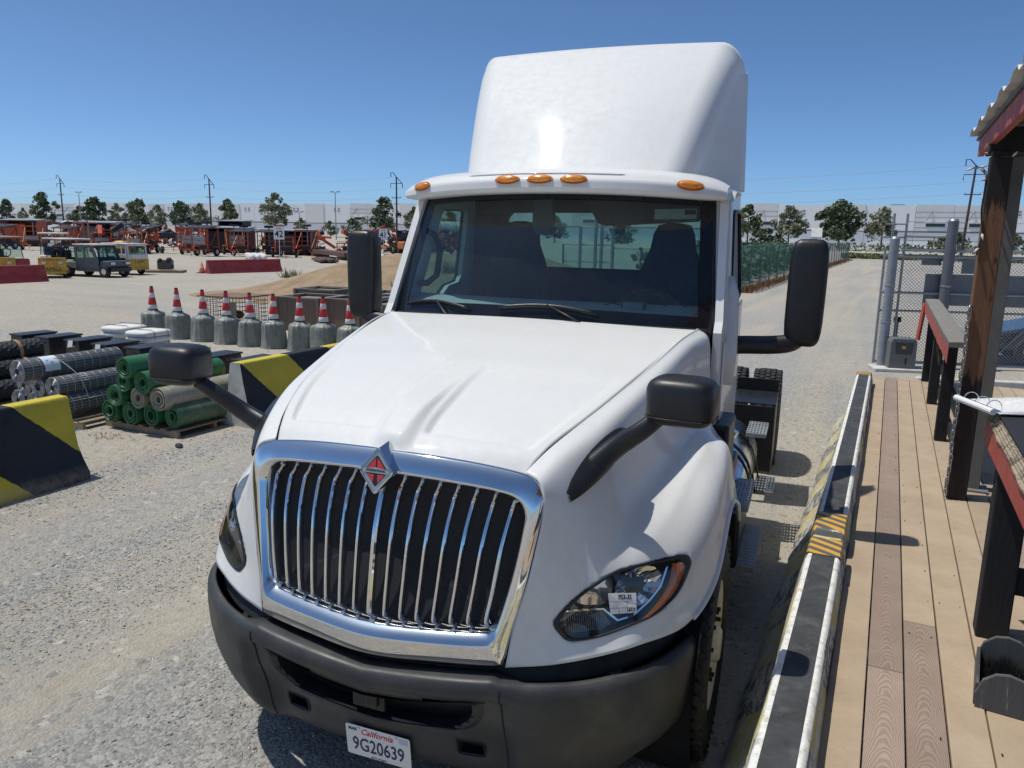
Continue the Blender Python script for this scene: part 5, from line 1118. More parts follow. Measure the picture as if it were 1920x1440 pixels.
def yellow_cart(x, y, rz, label, txt, red):
    T = thing('burden_cart', label, 'cart', (x, y, 0), rz, 'yellow burden carts')
    bx('front_panel', (0, -.9, .58), (1.12, .10, .72), M_YEL, T); bx('bumper', (0, -.98, .26), (1.12, .06, .12), M_YEL, T); bx('platform', (0, .2, .34), (1.1, 2.0, .1), M_YEL, T); bx('seat', (0, .3, .62), (.9, .4, .4), M_SEAT, T)
    for s in (-1, 1): bx('headlamp', (s*.33, -.965, .72), (.17, .04, .11), M_CWHT, T); whl(T, (s*.45, -.55, .2), .2, .14); whl(T, (s*.45, .8, .2), .2, .14)
    b = MB(); b.tube([(.2, -.75, .9), (.2, -.55, 1.15)], .02, 6); b.tube([(.2+.18*cos(a), -.52, 1.15+.18*sin(a)) for a in (2*pi*k/14 for k in range(14))], .02, 5, closed=True); b.build('steering_wheel', M_BLK, T, True)
    if txt: text_mesh('lettering', txt, M_BLACKINK, T, frame((0, -.956, .42), (1, 0, 0), (0, 0, 1)), .22)
    if red: text_mesh('lettering', red, M_SCRIPT, T, frame((0, -.956, .84), (1, 0, 0), (0, 0, 1)), .2)
yellow_cart(-35.2, 23.35, .92, 'yellow burden cart lettered FAMILA behind the red barrier end', 'FAMILA', 'FAIN 41'); yellow_cart(-36.6, 21.9, .92, 'yellow burden cart half hidden by the long red barrier', None, None)
def golf(x, y, rz, label, body, roof, h=1.75):
    T = thing('golf_cart', label, 'golf cart', (x, y, 0), rz, 'golf carts in the yard')
    bx('front_cowl', (0, -1.0, .58), (1.15, .6, .42), body, T, .08); bx('floor', (0, 0, .36), (1.15, 2.2, .14), body, T); bx('rear_body', (0, .8, .6), (1.15, .7, .4), body, T, .06); bx('seat_back', (0, .55, 1.0), (1.0, .12, .4), M_SEAT, T, .04); bx('seat', (0, .35, .78), (1.0, .5, .14), M_SEAT, T, .04)
    bx('roof', (0, 0, h), (1.25, 2.0, .07), roof, T, .03); b = MB(); b.add([(-.55, -.85, .85), (.55, -.85, .85), (.52, -.62, h-.06), (-.52, -.62, h-.06)], [(0, 1, 2, 3)]); b.build('windscreen', M_SIDE, T)
    for s in (-1, 1):
        MB().tube([(s*.55, -.82, .8), (s*.55, -.6, h-.03)], .02, 6).build('front_post', M_BLK, T); MB().tube([(s*.55, .85, .8), (s*.55, .8, h-.03)], .02, 6).build('rear_post', M_BLK, T); whl(T, (s*.5, -.75, .24), .24, .18); whl(T, (s*.5, .85, .24), .24, .18)
golf(-36.4, 24.9, 1.5, 'golf cart with pale canopy and green striped body', M_GRASS, M_CREAM); golf(-38.6, 23.0, 1.6, 'golf cart with red and pink canopy near the left edge', pm('pink_red', (.55, .10, .12), .5), pm('faded_pink', (.55, .33, .30), .5), 1.8); golf(-41.5, 27.6, .9, 'cream roofed cart behind the pink one', M_CREAM, M_CREAM, 1.95); golf(-44.0, 24.6, .8, 'dark bodied cart at the far left', M_NAVY, M_GRYP, 1.9)
T = thing('engine', 'greasy engine on a low pallet in the open yard', 'engine', (-35.1, 29.5, 0), .6); bx('skid', (0, 0, .07), (1.9, 1.0, .12), M_PAL, T); bx('block', (0, 0, .42), (.75, .5, .5), pm('engine_grey', (.12, .13, .12), .5, .4, var=.5, scale=12), T, .05)
for i in range(9): b = MB(); pillow(b, (RND.uniform(-.45, .45), RND.uniform(-.3, .3), RND.uniform(.3, .75)), (RND.uniform(.15, .35),)*3, .8, 8, 6); b.build('engine_part', (M_NAVY, M_GRYP, M_BRNB)[i % 3], T)
cone_far = thing('traffic_cone', 'small faded orange traffic cone left of the red barrier', 'traffic cone', (-33.3, 30.3, 0)); b = MB(); b.lathe([(.17, .03), (.03, .62), (0, .62)], n=12); b.build('cone', M_ORG, cone_far, True); bx('base', (0, 0, .02), (.4, .4, .04), M_BLK, cone_far, 0); b = MB(); b.lathe([(.125, .26), (.09, .40)], n=12); b.build('white_sleeve', M_CWHT, cone_far)
# equipment trailers: chassis, wheels, mast frame, grey panels, roof sheet
def board_trailer(x, y, rz, label, m, h=2.2, roof=True, panels=2, wide=1.5):
    T = thing('equipment_trailer', label, 'trailer', (x, y, 0), rz, 'red equipment trailers in the far row')
    for s in (-1, 1):
        bx('chassis_rail', (s*wide/2, 0, .52), (.09, 2.2, .14), m, T, 0); whl(T, (s*(wide/2+.22), .1, .36), .36, .22, M_CWHT); bx('mudguard', (s*(wide/2+.2), .1, .80), (.28, .85, .05), m, T, .02)
        for yy in (-.75, .75): MB().beam((s*wide/2, yy, .5), (s*wide/2, yy, h), .07, .07).build('upright', m, T)
        MB().beam((s*wide/2, -.8, h), (s*wide/2, .8, h), .08, .08).build('top_rail', m, T)
    for z in (.95, 1.35, 1.75): MB().beam((-wide/2, -.75, z), (wide/2, -.75, z), .05, .05).build('cross_bar', m, T)
    for yy in (-.8, .8): MB().beam((-wide/2, yy, h), (wide/2, yy, h), .08, .08).build('end_rail', m, T)
    bx('battery_box', (0, .1, .75), (wide*.6, .8, .34), M_NAVY, T)
    for k in range(panels): bx('panel', (0, -.80, 1.15+.36*k), (wide*.75, .04, .28), M_GRYP, T, 0)
    MB().beam((0, -1.1, .5), (0, -2.3, .48), .09, .1).build('drawbar', m, T); bx('jack', (0, -2.0, .28), (.07, .07, .5), M_ALU, T, 0)
    for s in (-1, 1): MB().beam((s*wide/2, -.75, .55), (s*wide/2, .75, h-.1), .045, .045).build('diagonal_brace', m, T)
    MB().tube([(0, .3, .9), (0, .3, h+.5)], .05, 6).build('mast', M_GRYP, T); bx('lamp_cluster', (0, .25, h+.45), (wide*.5, .15, .2), M_NAVY, T, 0)
    if roof: bx('roof_sheet', (0, 0, h+.1), (wide*1.25, 1.9, .06), M_NAVY, T, 0, rotm(.12, 0, 0))
BT = [(-55.9, 50.0, .55, 'red equipment trailer with two grey panels left of the long dark shelter', M_RORG, 2.3, False, 2), (-52.6, 48.4, .2, 'orange red trailer with white rim and pair of grey panels', M_RORG, 2.35, True, 2), (-50.5, 50.6, .35, 'red generator trailer with sloping dark roof sheet', M_RORG, 2.1, True, 0), (-49.6, 52.7, .5, 'brown framed equipment trailer behind the red barrier', pm('rust_brown', (.26, .12, .07), .7), 2.1, True, 0), (-58.7, 53.0, .3, 'red trailer second in the far row', M_RORG, 2.3, True, 1), (-62.6, 50.6, .5, 'red frame trailer behind the tow cart', M_RORG, 2.2, True, 1), (-66.4, 51.4, .2, 'dark red trailer in the far row left of the tow cart', pm('dark_red_frame', (.20, .04, .03), .6), 2.5, True, 0), (-70.6, 50.4, .4, 'tall orange framed trailer behind the dark utility cart', M_ORG, 2.6, False, 0), (-48.6, 56.5, .3, 'red flat trailer beside the dark shelter left of lane sign 42', M_RORG, 2.3, False, 0), (-63.9, 56.6, .1, 'red board trailer in the second far row', M_RORG, 2.6, True, 2), (-74.9, 52.0, .3, 'red framed trailer among the dark sheds at far left', M_RORG, 2.5, True, 1), (-45.0, 58.0, .2, 'low red trailer under lane sign 42', M_RORG, 1.2, False, 0), (-59.9, 47.4, .6, 'orange trailer with mudguards right of the tow cart', M_ORG, 1.9, False, 1), (-64.6, 47.6, .9, 'red trailer just above the tow cart roof', M_RORG, 2.0, False, 1), (-68.4, 46.9, .4, 'red trailer above the dark utility cart', M_RORG, 2.1, True, 0), (-72.6, 46.4, .8, 'orange trailer left of the dark utility cart roof', M_ORG, 2.2, False, 1), (-76.4, 46.0, .3, 'dark red trailer above the yellow burden cart', pm('dark_red_frame', (.2,)*3), 2.1, True, 1), (-80.5, 47.5, .6, 'red trailer above the golf carts', M_RORG, 2.4, False, 0), (-54.4, 53.5, .9, 'orange trailer between the generator and board trailers', M_ORG, 2.2, False, 2), (-47.0, 51.8, .7, 'small red trailer right behind the red barrier', M_RORG, 1.7, False, 0)]
for a in BT: board_trailer(*a)
def shed(x, y, rz, w, d, h, label, m=M_NAVY, roof=M_GRYP):
    T = thing('storage_shed', label, 'shed', (x, y, 0), rz, 'dark storage sheds in the far lot')
    bx('back_wall', (0, d/2, h/2), (w, .06, h), m, T, 0)
    for s in (-1, 1): bx('side_wall', (s*w/2, 0, h/2), (.06, d, h), m, T, 0); bx('corner_post', (s*w/2, -d/2, h/2), (.12, .12, h), M_RORG if w > 3 else M_BRNB, T, 0)
    bx('front_sheet', (-w*.15, -d/2+.12, h*.45), (w*.62, .05, h*.8), m, T, 0); bx('roof', (0, 0, h+.05), (w+.3, d+.4, .08), roof, T, 0, rotm(.05, 0, 0)); bx('stored_goods', (w*.2, -.1, .5), (w*.4, d*.5, 1.0), M_BRNB, T)
SH = [(-51.3, 57.5, .5, 4.2, 2.4, 2.25, 'large black tarpaulin shelter behind lane sign 42'), (-58.5, 57.0, .5, 4.0, 2.4, 2.4, 'dark blue panel shelter behind the orange trailers'), (-77.5, 57.0, .6, 3.6, 3, 2.7, 'grey green shed at far left', M_SLATE), (-86, 54.0, .7, 3.5, 3, 2.8, 'dark red container shed at far left', M_RORG), (-63.4, 62.5, .4, 2.6, 2.2, 3.1, 'small tall dark shack with pale lean roof')]
for a in SH: shed(*a)
def excavator(x, y, rz, label, m=M_ORG):
    T = thing('mini_excavator', label, 'excavator', (x, y, 0), rz, 'orange excavators')
    for s in (-1, 1):
        b = MB(); P = [(-.95+.3*cos(a)-.0, .3+.3*sin(a)) for a in [pi/2+pi*k/6 for k in range(7)]]+[(.95+.3*cos(a), .3+.3*sin(a)) for a in [-pi/2+pi*k/6 for k in range(7)]]; b.prism(P, (s*.75-.2, 0, 0), (0, 1, 0), (0, 0, 1), (.4, 0, 0)); b.build('track', M_RUB, T)
    bx('house', (.1, .35, 1.0), (1.5, 1.5, .7), m, T, .12); bx('counterweight', (.1, 1.1, 1.0), (1.5, .4, .75), m, T, .15)
    bx('cab', (-.3, -.1, 1.7), (.85, 1.0, 1.25), M_GLD, T, .05); bx('cab_roof', (-.3, -.1, 2.36), (.9, 1.05, .07), M_NAVY, T)
    for sx in (-.72, .12):
        for sy in (-.58, .38): MB().beam((sx, sy, 1.1), (sx, sy, 2.34), .06, .06).build('cab_pillar', M_NAVY, T)
    b = MB(); b.tube(spline([(.45, -.5, 1.0), (.5, -1.2, 2.1), (.5, -1.9, 2.55), (.5, -2.5, 2.3)], 4), [(.13, .18)]*13, 8); b.build('boom', m, T, 40)
    b = MB(); b.tube([(.5, -2.45, 2.4), (.5, -2.9, 1.5), (.5, -2.85, .8)], (.09, .13), 8); b.build('arm', m, T, 40); bx('bucket', (.5, -2.6, .5), (.6, .5, .5), M_BRNB, T, .08); MB().tube([(.5, -.7, 1.2), (.5, -1.5, 2.1)], .05, 8).build('ram', M_ALU, T)
    bx('blade', (0, -1.5, .35), (1.7, .12, .45), m, T)
excavator(-49.7, 66.6, 1.9, 'orange mini excavator with raised boom right of lane sign 42'); excavator(-43.6, 66.5, 2.6, 'orange excavator partly behind the left door mirror', pm('faded_orange', (.55, .17, .06), .5))
def telehandler(x, y, rz, label, m, cabm):
    T = thing('telehandler', label, 'telehandler', (x, y, 0), rz, 'rough terrain machines')
    bx('chassis', (0, 0, .85), (1.3, 3.6, .6), cabm, T, .06)
    for s in (-1, 1):
        for yy in (-1.3, 1.3): whl(T, (s*.95, yy, .62), .62, .45, M_GRYP)
    bx('cab', (-.5, .1, 1.75), (.8, 1.3, 1.3), M_GLD, T, .05); bx('cab_roof', (-.5, .1, 2.43), (.88, 1.4, .08), cabm, T)
    for sx in (-.9, -.1):
        for sy in (-.53, .73): MB().beam((sx, sy, 1.1), (sx, sy, 2.4), .07, .07).build('cab_pillar', cabm, T)
    MB().beam((.35, 1.7, 1.9), (.35, -2.6, 1.45), .32, .38).build('boom', m, T); bx('boom_head', (.35, -2.7, 1.1), (.4, .3, .9), m, T); bx('engine_cover', (.5, .3, 1.3), (.6, 1.6, .5), cabm, T, .08)
telehandler(-46.0, 69.5, 1.3, 'grey rough terrain machine with red boom by lane sign 41', M_RORG, M_SLATE)
T = thing('tank_trailer', 'white cylindrical tank on a trailer behind lane sign 41', 'tank', (-49.5, 84.0, 0), -.75); b = MB(); b.lathe([(0, -4), (.9, -3.9), (1.15, -3.7), (1.15, 3.7), (.9, 3.9), (0, 4)], (0, 0, 2.5), rotm(pi/2, 0, 0), 26); b.build('tank', M_CREAM, T, 40)
for yy in (-1.5, .5, 2.5): b = MB(); b.lathe([(1.17, -.06), (1.17, .06)], (0, yy, 2.5), rotm(pi/2, 0, 0), 26); b.build('band', M_GRYP, T)
bx('frame', (0, 0, 1.15), (1.2, 8, .3), M_NAVY, T)
for s in (-1, 1):
    for yy in (1.5, 2.7): whl(T, (s*1.0, yy, .5), .5, .3, M_GRYP)
T = thing('lumber_stack', 'long stack of brown steel beams behind the red barrier', 'beams', (-43.6, 54.0, 0), -.62)
for k in range(4): MB().box((0, (k-1.5)*.35, .45), (11.5, .3, .32)).build('beam', M_BRNB, T)
for k in (-1, 1): bx('bearer', (k*4, 0, .14), (.2, 1.6, .28), M_PAL, T, 0)
T = thing('lumber_stack', 'low stack of dark planks on the ground right of lane sign 42', 'beams', (-39.0, 47.3, 0), -.75)
for k in range(5): MB().box((RND.uniform(-.4, .4), (k-2)*.28, .16+.05*(k % 2)), (5.5, .25, .14)).build('plank', M_BRNB, T)
for x, y, L, rz, lab in ((-43.6, 44.9, 5.0, -.72, 'white wrapped bundle lying behind the red barrier'), (-37.2, 51.6, 4.0, -.7, 'white wrapped bundle left of the door mirror'), (-36.5, 54.5, 3.6, -.7, 'white wrapped bundle right of the door mirror')):
    T = thing('wrapped_bundle', lab, 'bundle', (x, y, 0), rz, 'white wrapped bundles')
    for k in range(3):
        b = MB(); pillow(b, (RND.uniform(-.2, .2), (k-1)*.42, .3), (L, .5, .5), .45, 14, 6); b.build('wrapped_part', M_TARP, T, True)
    bx('bearer', (0, 0, .05), (L*.8, 1.2, .1), M_PAL, T, 0)
T = thing('pallet_stack', 'leaning stack of tan pallets right of the orange excavator', 'pallets', (-46.6, 63.2, 0), .5)
for k in range(7): MB().box((.05*(k % 2), 0, .14+.21*k), (1.3, 1.1, .1), rotm(.02*k, .03*((k % 3)-1), 0)).build('pallet_deck', pm('tan_pallet', (.42, .29, .15), .8), T); bx('block', (0, 0, .05+.21*k), (1.2, .9, .08), M_PAL, T, 0)
# highway tractors with white aerodynamic roofs at the far left
def far_tractor(x, y, rz, label, m):
    T = thing('highway_tractor', label, 'truck', (x, y, 0), rz, 'parked highway tractors'); R = []
    for j in range(9):
        t = j/8; yy = lerp(-1.6, 1.5, t); z = 2.6+1.35*sin(t*pi/2)**.8; R.append([Vector((xx, yy+.25*(abs(xx)/1.2)**3, z-.25*(abs(xx)/1.2)**4)) for xx in (-1.2+.3*i for i in range(9))])
    b = MB(); b.grid(R); b.build('roof_fairing', m, T, True, solid=.08); bx('sleeper', (0, .3, 2.0), (2.35, 2.3, 2.4), m, T, .15); bx('hood', (0, -2.1, 1.4), (2.0, 1.9, 1.0), m, T, .2); bx('windscreen', (0, -.9, 2.35), (2.1, .08, .7), M_GLD, T, 0, rotm(-.5, 0, 0)); bx('grille', (0, -3.06, 1.25), (1.2, .06, .8), M_CHROME, T); bx('bumper', (0, -3.0, .6), (2.3, .3, .4), M_GRYP, T)
    for s in (-1, 1): whl(T, (s*1.0, -1.9, .5), .5, .3); whl(T, (s*1.0, 2.6, .5), .5, .5)
    bx('frame', (0, 2.2, .95), (.9, 3, .25), M_NAVY, T)
for i, (x, y, m, lab) in enumerate(((-103, 62.5, M_CREAM, 'leftmost parked white highway tractor'), (-99.5, 64.5, pm('maroon_paint', (.22, .03, .04), .4), 'maroon highway tractor between white ones'), (-97, 67, M_CREAM, 'middle parked white highway tractor'), (-93.5, 69, M_CREAM, 'right parked white highway tractor beside the tree'))): far_tractor(x, y, .95, lab, m)
for o in [o for o in bpy.data.objects if o.name.startswith('highway_tractor')]: o.scale = (.8, .8, .74)
T = thing('water_tank', 'pinkish white ribbed water tank behind the golf carts', 'tank', (-47.6, 26.8, 0), .9); b = MB(); b.lathe([(0, -1.2), (.5, -1.15), (.62, -1.0), (.62, 1.0), (.5, 1.15), (0, 1.2)], (0, 0, 1.75), rotm(0, pi/2, 0), 20); b.build('tank', pm('pinkish_white', (.62, .50, .44), .5), T, 40); bx('stand', (0, 0, .6), (2.0, 1.0, 1.2), M_NAVY, T)
T = thing('yellow_tank', 'small yellow tank between the far trailers', 'tank', (-60.8, 46.6, 0), .5); b = MB(); pillow(b, (0, 0, .75), (1.3, .8, .75), .6); b.build('tank', M_YEL, T, True); bx('stand', (0, 0, .2), (1.2, .8, .4), M_NAVY, T)
def jumble(x, y, label, seed, w=6, h=2.6):
    r = random.Random(seed); T = thing('scrap_pile', label, 'machinery', (x, y, 0), r.uniform(0, 1), 'heaps of stored machinery')
    for k in range(44):
        z = r.uniform(.2, h-.3); bx(('frame_piece', 'panel_piece', 'pipe_piece')[k % 3], (r.uniform(-w/2, w/2), r.uniform(-1, 1), z), (r.uniform(.2, 1.5), r.uniform(.08, .5), r.uniform(.06, .5)), r.choice([M_NAVY, M_NAVY, M_BRNB, M_RORG, M_ORG, M_RORG, M_GRYP, M_SLATE]), T, 0, rotm(r.uniform(-.4, .4), r.uniform(-.6, .6), r.uniform(0, 3)))
for i, (x, y, lab) in enumerate(((-72, 56, 'heap of dark machinery behind the dark utility cart'), (-80, 62, 'heap of stored machinery left of the tallest left tree'), (-88, 60, 'dark machinery heap under the white tractors'), (-66, 63, 'heap of dark frames behind the red trailers'), (-54, 62, 'machinery heap behind the generator trailer'), (-45, 75, 'dark machinery heap behind the pallets'), (-47, 80, 'low dark machinery heap near the left door mirror'), (-62, 48.5, 'pile of rails and pipes left of the red trailer'), (-40, 68, 'dark parts heap below lane sign 41'), (-52, 72, 'machinery heap under the light pole'), (-68.5, 58.5, 'heap of dark scrap behind the tow cart'), (-46.6, 68.0, 'scrap heap right behind the mini excavator'), (-41.0, 71.0, 'scrap heap left behind the door mirror'), (-57, 64, 'heap of frames behind the board trailers'), (-75, 66, 'distant heap of pale and dark frames'), (-60, 68, 'distant heap behind the dark blue shelter'))): jumble(x, y, lab, i+5, 7, 2.4+.25*(i % 3))
# ================================================================== TREES, WAREHOUSE, POLES
def m_leaf(name, a, b2):
    t = NT(name); g = t.n('NewGeometry'); t.set(color=t.ramp(g.outputs['Random Per Island'], [(0, tuple(x*.8 for x in a)), (.5, tuple(x*1.7 for x in a)), (1, tuple(x*1.8 for x in b2))]), rough=.7, spec=.25); t.b.inputs['Transmission Weight'].default_value = 0; return t.m
M_LEAF = [m_leaf('leaf_olive', (.085, .10, .052), (.16, .17, .09)), m_leaf('leaf_deep', (.055, .080, .045), (.11, .135, .07)), m_leaf('leaf_grey', (.14, .15, .098), (.23, .23, .15))]; M_BARK = pm('bark', (.14, .11, .085), .9, var=.3)
def tree(x, y, h, w, label, kind, seed, n=560):
    r = random.Random(seed); T = thing('tree', label, 'tree', (x, y, 0), 0, 'trees along the far boundary')
    b = MB(); tr = h*.26 if h > 7 else h*.08; lean = r.uniform(-.3, .3); b.tube([(0, 0, 0), (lean*.4, 0, h*.35), (lean, 0, h*.85)], [h*.016+.06, h*.012+.04, .03], 7)
    cl = []; m = 9 if h > 7 else 6
    for k in range(m*5):
        t = r.random()**.9; z = lerp(tr, h*.94, t); prof = (sin(pi*min(1, .16+t*.84))**.75)*(1 if t < .55 else lerp(1, .75, (t-.55)/.45)); a = r.uniform(0, 6.28); q = r.uniform(.15, 1.08)**.6*prof*w/2*r.uniform(.7, 1)
        c = Vector((cos(a)*q+lean*t, sin(a)*q, z)); cl.append((c, r.uniform(.07, .17)*w*(1.15-.4*t)))
        if k < m: b.tube([(lean*t*.5, 0, max(tr*.8, z-h*.14)), c], [.07*h/12, .02], 5)
    b.build('trunk', M_BARK, T)
    vs = []; fs = []; s0 = w*.040
    for k in range(n):
        c, rad = cl[r.randrange(len(cl))]; d = Vector((r.gauss(0, 1), r.gauss(0, 1), r.gauss(0, .8))); d = d.normalized()*rad*r.random()**.45; p = c+d
        if p.z < tr*.7 or p.z > h: continue
        u = Vector((r.gauss(0, 1), r.gauss(0, 1), r.gauss(0, .6))).normalized(); v = u.cross(Vector((r.gauss(0, 1), r.gauss(0, 1), r.gauss(0, 1)))).normalized(); s = s0*r.uniform(.55, 1.25); o = len(vs)
        vs += [p-u*s, p+v*s*.7-u*s*.1, p+u*s, p-v*s*.7+u*s*.15]; fs.append((o, o+1, o+2, o+3))
    b = MB(); b.add(vs, fs); me = bpy.data.meshes.new('crown'); me.from_pydata(b.v, [], b.f); me.materials.append(M_LEAF[kind]); o = bpy.data.objects.new('crown', me); COL.objects.link(o); o.parent = T
TL = [(-353.5, 215, 13.3, 9.5, 1), (-341.5, 215, 9.4, 5.1, 2), (-327.6, 215, 16.1, 12.5, 1), (-306.7, 215, 8.5, 8.9, 0), (-294.7, 215, 13.6, 13.1, 1), (-281.5, 215, 11.3, 8.6, 2), (-269.6, 215, 13.3, 10.6, 0), (-258.2, 215, 10.9, 7.4, 2), (-245.6, 215, 12.1, 10.2, 1), (-235.8, 215, 11.3, 8.1, 2), (-221.1, 215, 13.0, 9.2, 0), (-199.0, 215, 14.8, 11.5, 2), (-187.5, 215, 6.2, 6.5, 0), (-174.1, 215, 5.4, 6.0, 0), (-164.7, 215, 6.4, 8.4, 0), (-152.2, 215, 13.4, 11.6, 1), (-140.7, 215, 10.3, 6.6, 0), (-126.5, 215, 9.0, 7.2, 0), (-80.2, 190, 7.2, 8.4, 1), (-62.0, 190, 6.0, 9, 1), (-31.0, 190, 10.1, 7.6, 0), (-26.9, 190, 4.5, 8.4, 1), (-21.8, 190, 9.8, 8.2, 2), (-11.1, 190, 11.1, 11.6, 1), (-2.4, 190, 9.7, 7.4, 2), (10.8, 190, 4.5, 8.4, 0), (21.2, 190, 4.6, 7, 0)]
TN = ['first tree at the left edge', 'thin grey second tree from left', 'tall dark third tree from left', 'low fourth tree from left', 'broad dark fifth tree from left', 'grey sixth tree from left', 'olive seventh tree from left', 'small grey eighth tree from left', 'dark ninth tree from left', 'sparse tenth tree from left beside the pole', 'eleventh tree from left, round olive crown', 'tall grey tree above lane sign 42', 'low tree right of the tree above lane sign 42', 'small bushy tree left of the light pole', 'low round tree under the light pole', 'dark conical tree beside the third power pole', 'sparse tree at the windscreen pillar', 'olive tree seen through the left cab window', 'dark tree seen through the rear cab window', 'bushy tree seen through the rear cab window', 'tree just right of the roof fairing', 'low dark bush below the first right tree', 'sparse tree left of the right door mirror top', 'large dark tree above the right door mirror', 'grey tree behind the gate posts', 'pale green bush between the gate posts', 'green bush right of the canopy post']
for i, ((x, y, h, w, k), nm) in enumerate(zip(TL, TN)): tree(x, y, h, w, nm+' before the white warehouse', k, i*11+3, 3000 if h > 9 else 1700)
# warehouse
M_WW = [pm('tilt_panel_white', (.92, .92, .92), .8, var=.04, scale=.3), pm('tilt_panel_grey', (.78, .78, .77), .8, var=.05, scale=.3), pm('tilt_panel_warm', (.83, .82, .78), .8, var=.05, scale=.3)]; M_SHD = pm('grey_reveal', (.17, .175, .19), .7)
WH = thing('warehouse', 'long white concrete warehouse across the background', 'building', (0, 262, 0)); x = -540; i = 0; r = random.Random(4)
while x < 120:
    w = r.choice((7.5, 8.5, 10, 12, 13.5)); k = (0, 1, 0, 2, 0, 1, 1, 0, 2, 0)[i % 10]; top = 12.6+r.choice((0, 0, .25, .4)); pr = .25 if k == 2 else 0
    bx('wall_panel', (x+w/2, 6-pr, top/2+2.5), (w-.08, 12, top-5), M_WW[k], WH, 0); bx('lower_panel', (x+w/2, 6+.15, 2.35), (w-.08, 12, 4.7), M_WW[0], WH, 0)
    if k == 1:
        for q in range(4): bx('score_line', (x+w/2, -.01, 6.2+1.5*q), (w-.1, .04, .07), M_SHD, WH, 0)
        if r.random() < 2: bx('window_strip', (x+w*.55, -.03, 6.95), (5.0, .1, .95), M_GLD, WH, 0); bx('window_hood', (x+w*.55, -.25, 7.6), (5.4, .5, .25), M_WW[1], WH, 0)
        MB().beam((x+w*.3, -1.6, 8.4), (x+w*.42, -.1, 11.0), .3, .3).build('wall_brace', M_GRYP, WH)
    elif r.random() < .65:
        for dx in (-1.0, 1.0):
            for dz in (10.0, 10.9): bx('louvre', (x+w/2+dx, -.04, dz), (.9, .1, .55), M_GRYP, WH, 0)
    x += w; i += 1
bx('reveal_band', (-210, -.06, 4.95), (660, .14, .42), M_SHD, WH, 0); bx('roof', (-210, 20, 12.2), (660, 30, .3), M_WW[0], WH, 0)
for x in (-300, -190, -120, 0, 30): bx('roof_unit', (x, 14, 12.9), (4, 3, 1.1), M_GRYP, WH, 0)
# hedge and grass at the road end
def leafmass(name, label, x0, x1, y, d, h, n, m, cat, seed):
    r = random.Random(seed); vs = []; fs = []
    for k in range(n):
        p = Vector((r.uniform(x0, x1), y+r.uniform(-d, d), h*r.random()**.7*(1+.15*sin(k)))); u = Vector((r.gauss(0, 1), r.gauss(0, 1), r.gauss(0, 1))).normalized(); v = u.cross(Vector((r.gauss(0, 1), r.gauss(0, 1), r.gauss(0, 1)))).normalized(); s = r.uniform(.12, .34); o = len(vs); vs += [p-u*s, p+v*s*.7, p+u*s, p-v*s*.7]; fs.append((o, o+1, o+2, o+3))
    b = MB(); b.add(vs, fs); me = bpy.data.meshes.new(name); me.from_pydata(b.v, [], b.f); me.materials.append(m); o = bpy.data.objects.new(name, me); COL.objects.link(o); tag(o, label, cat, kind='stuff')
leafmass('hedge', 'clipped dark hedge along the foot of the warehouse', -40, 60, 178, 1.2, 1.5, 4200, M_LEAF[1], 'hedge', 1); leafmass('ground_cover', 'strip of green ground cover at the end of the road', -6, 16, 112, 3, .55, 4200, m_leaf('leaf_verge', (.085, .105, .04), (.15, .16, .07)), 'ground cover', 2)
# power poles, wires, light poles
M_POLE = pm('dark_timber_pole', (.065, .05, .045), .9, var=.3); M_GALV = pm('galvanised_steel', (.33, .34, .36), .45, .6, var=.15)
PP = []
for x, y, h, lean, lab in ((-219.8, 150, 16.4, 0, 'first power pole from the left with bent top'), (-160.5, 150, 15.6, 0, 'second power pole from the left with bent top'), (-102.5, 150, 15.3, 0, 'third power pole from the left, next to the cab'), (10.85, 150, 15.6, .55, 'leaning power pole right of the gate'), (-290, 150, 16, 0, 'power pole beyond the left photo edge'), (60, 150, 16, 0, 'power pole beyond the right photo edge')):
    T = thing('power_pole', lab, 'power pole', (x, y, 0), 0, 'power poles'); MB().tube([(-lean, 0, 0), (0, 0, h-1)], [.24, .15], 8).build('shaft', M_POLE, T)
    MB().tube([(0, 0, h-1), (-.9, 0, h), (-1.5, 0, h), (-1.5, 0, h-1)], .09, 6).build('top_arm', M_POLE, T); MB().tube([(0, 0, h-1), (1.6, 0, h-2.5), (1.7, 0, h-3.4)], .09, 6).build('bent_arm', M_POLE, T); MB().tube([(-1.6, 0, h-3.3), (-1.6, 0, h-2.4), (1.6, 0, h-2.4)], .08, 6).build('middle_arm', M_POLE, T); MB().beam((-1.2, 0, h-5.6), (1.2, 0, h-5.6), .14, .14).build('low_arm', M_POLE, T)
    for dx in (-1.1, 1.1): MB().cyl((dx, 0, h-5.6), (dx, 0, h-5.3), .07, n=6).build('insulator', M_GRYP, T)
    PP.append((x, h))
PP.sort(); PL_ = thing('power_lines', 'thin power lines sagging between the poles across the sky', 'power lines', (0, 150, 0))
for (xa, ha), (xb, hb) in zip(PP, PP[1:]):
    for dx, dh in ((-1.5, 1.0), (1.7, 3.4), (1.1, 5.3)):
        pts = [(lerp(xa, xb, t)+dx, 0, lerp(ha, hb, t)-dh-(2.0*(xb-xa)/80)*4*t*(1-t)*.7) for t in [k/14 for k in range(15)]]; MB().tube(pts, .022, 4).build('wire', M_GRYP, PL_)
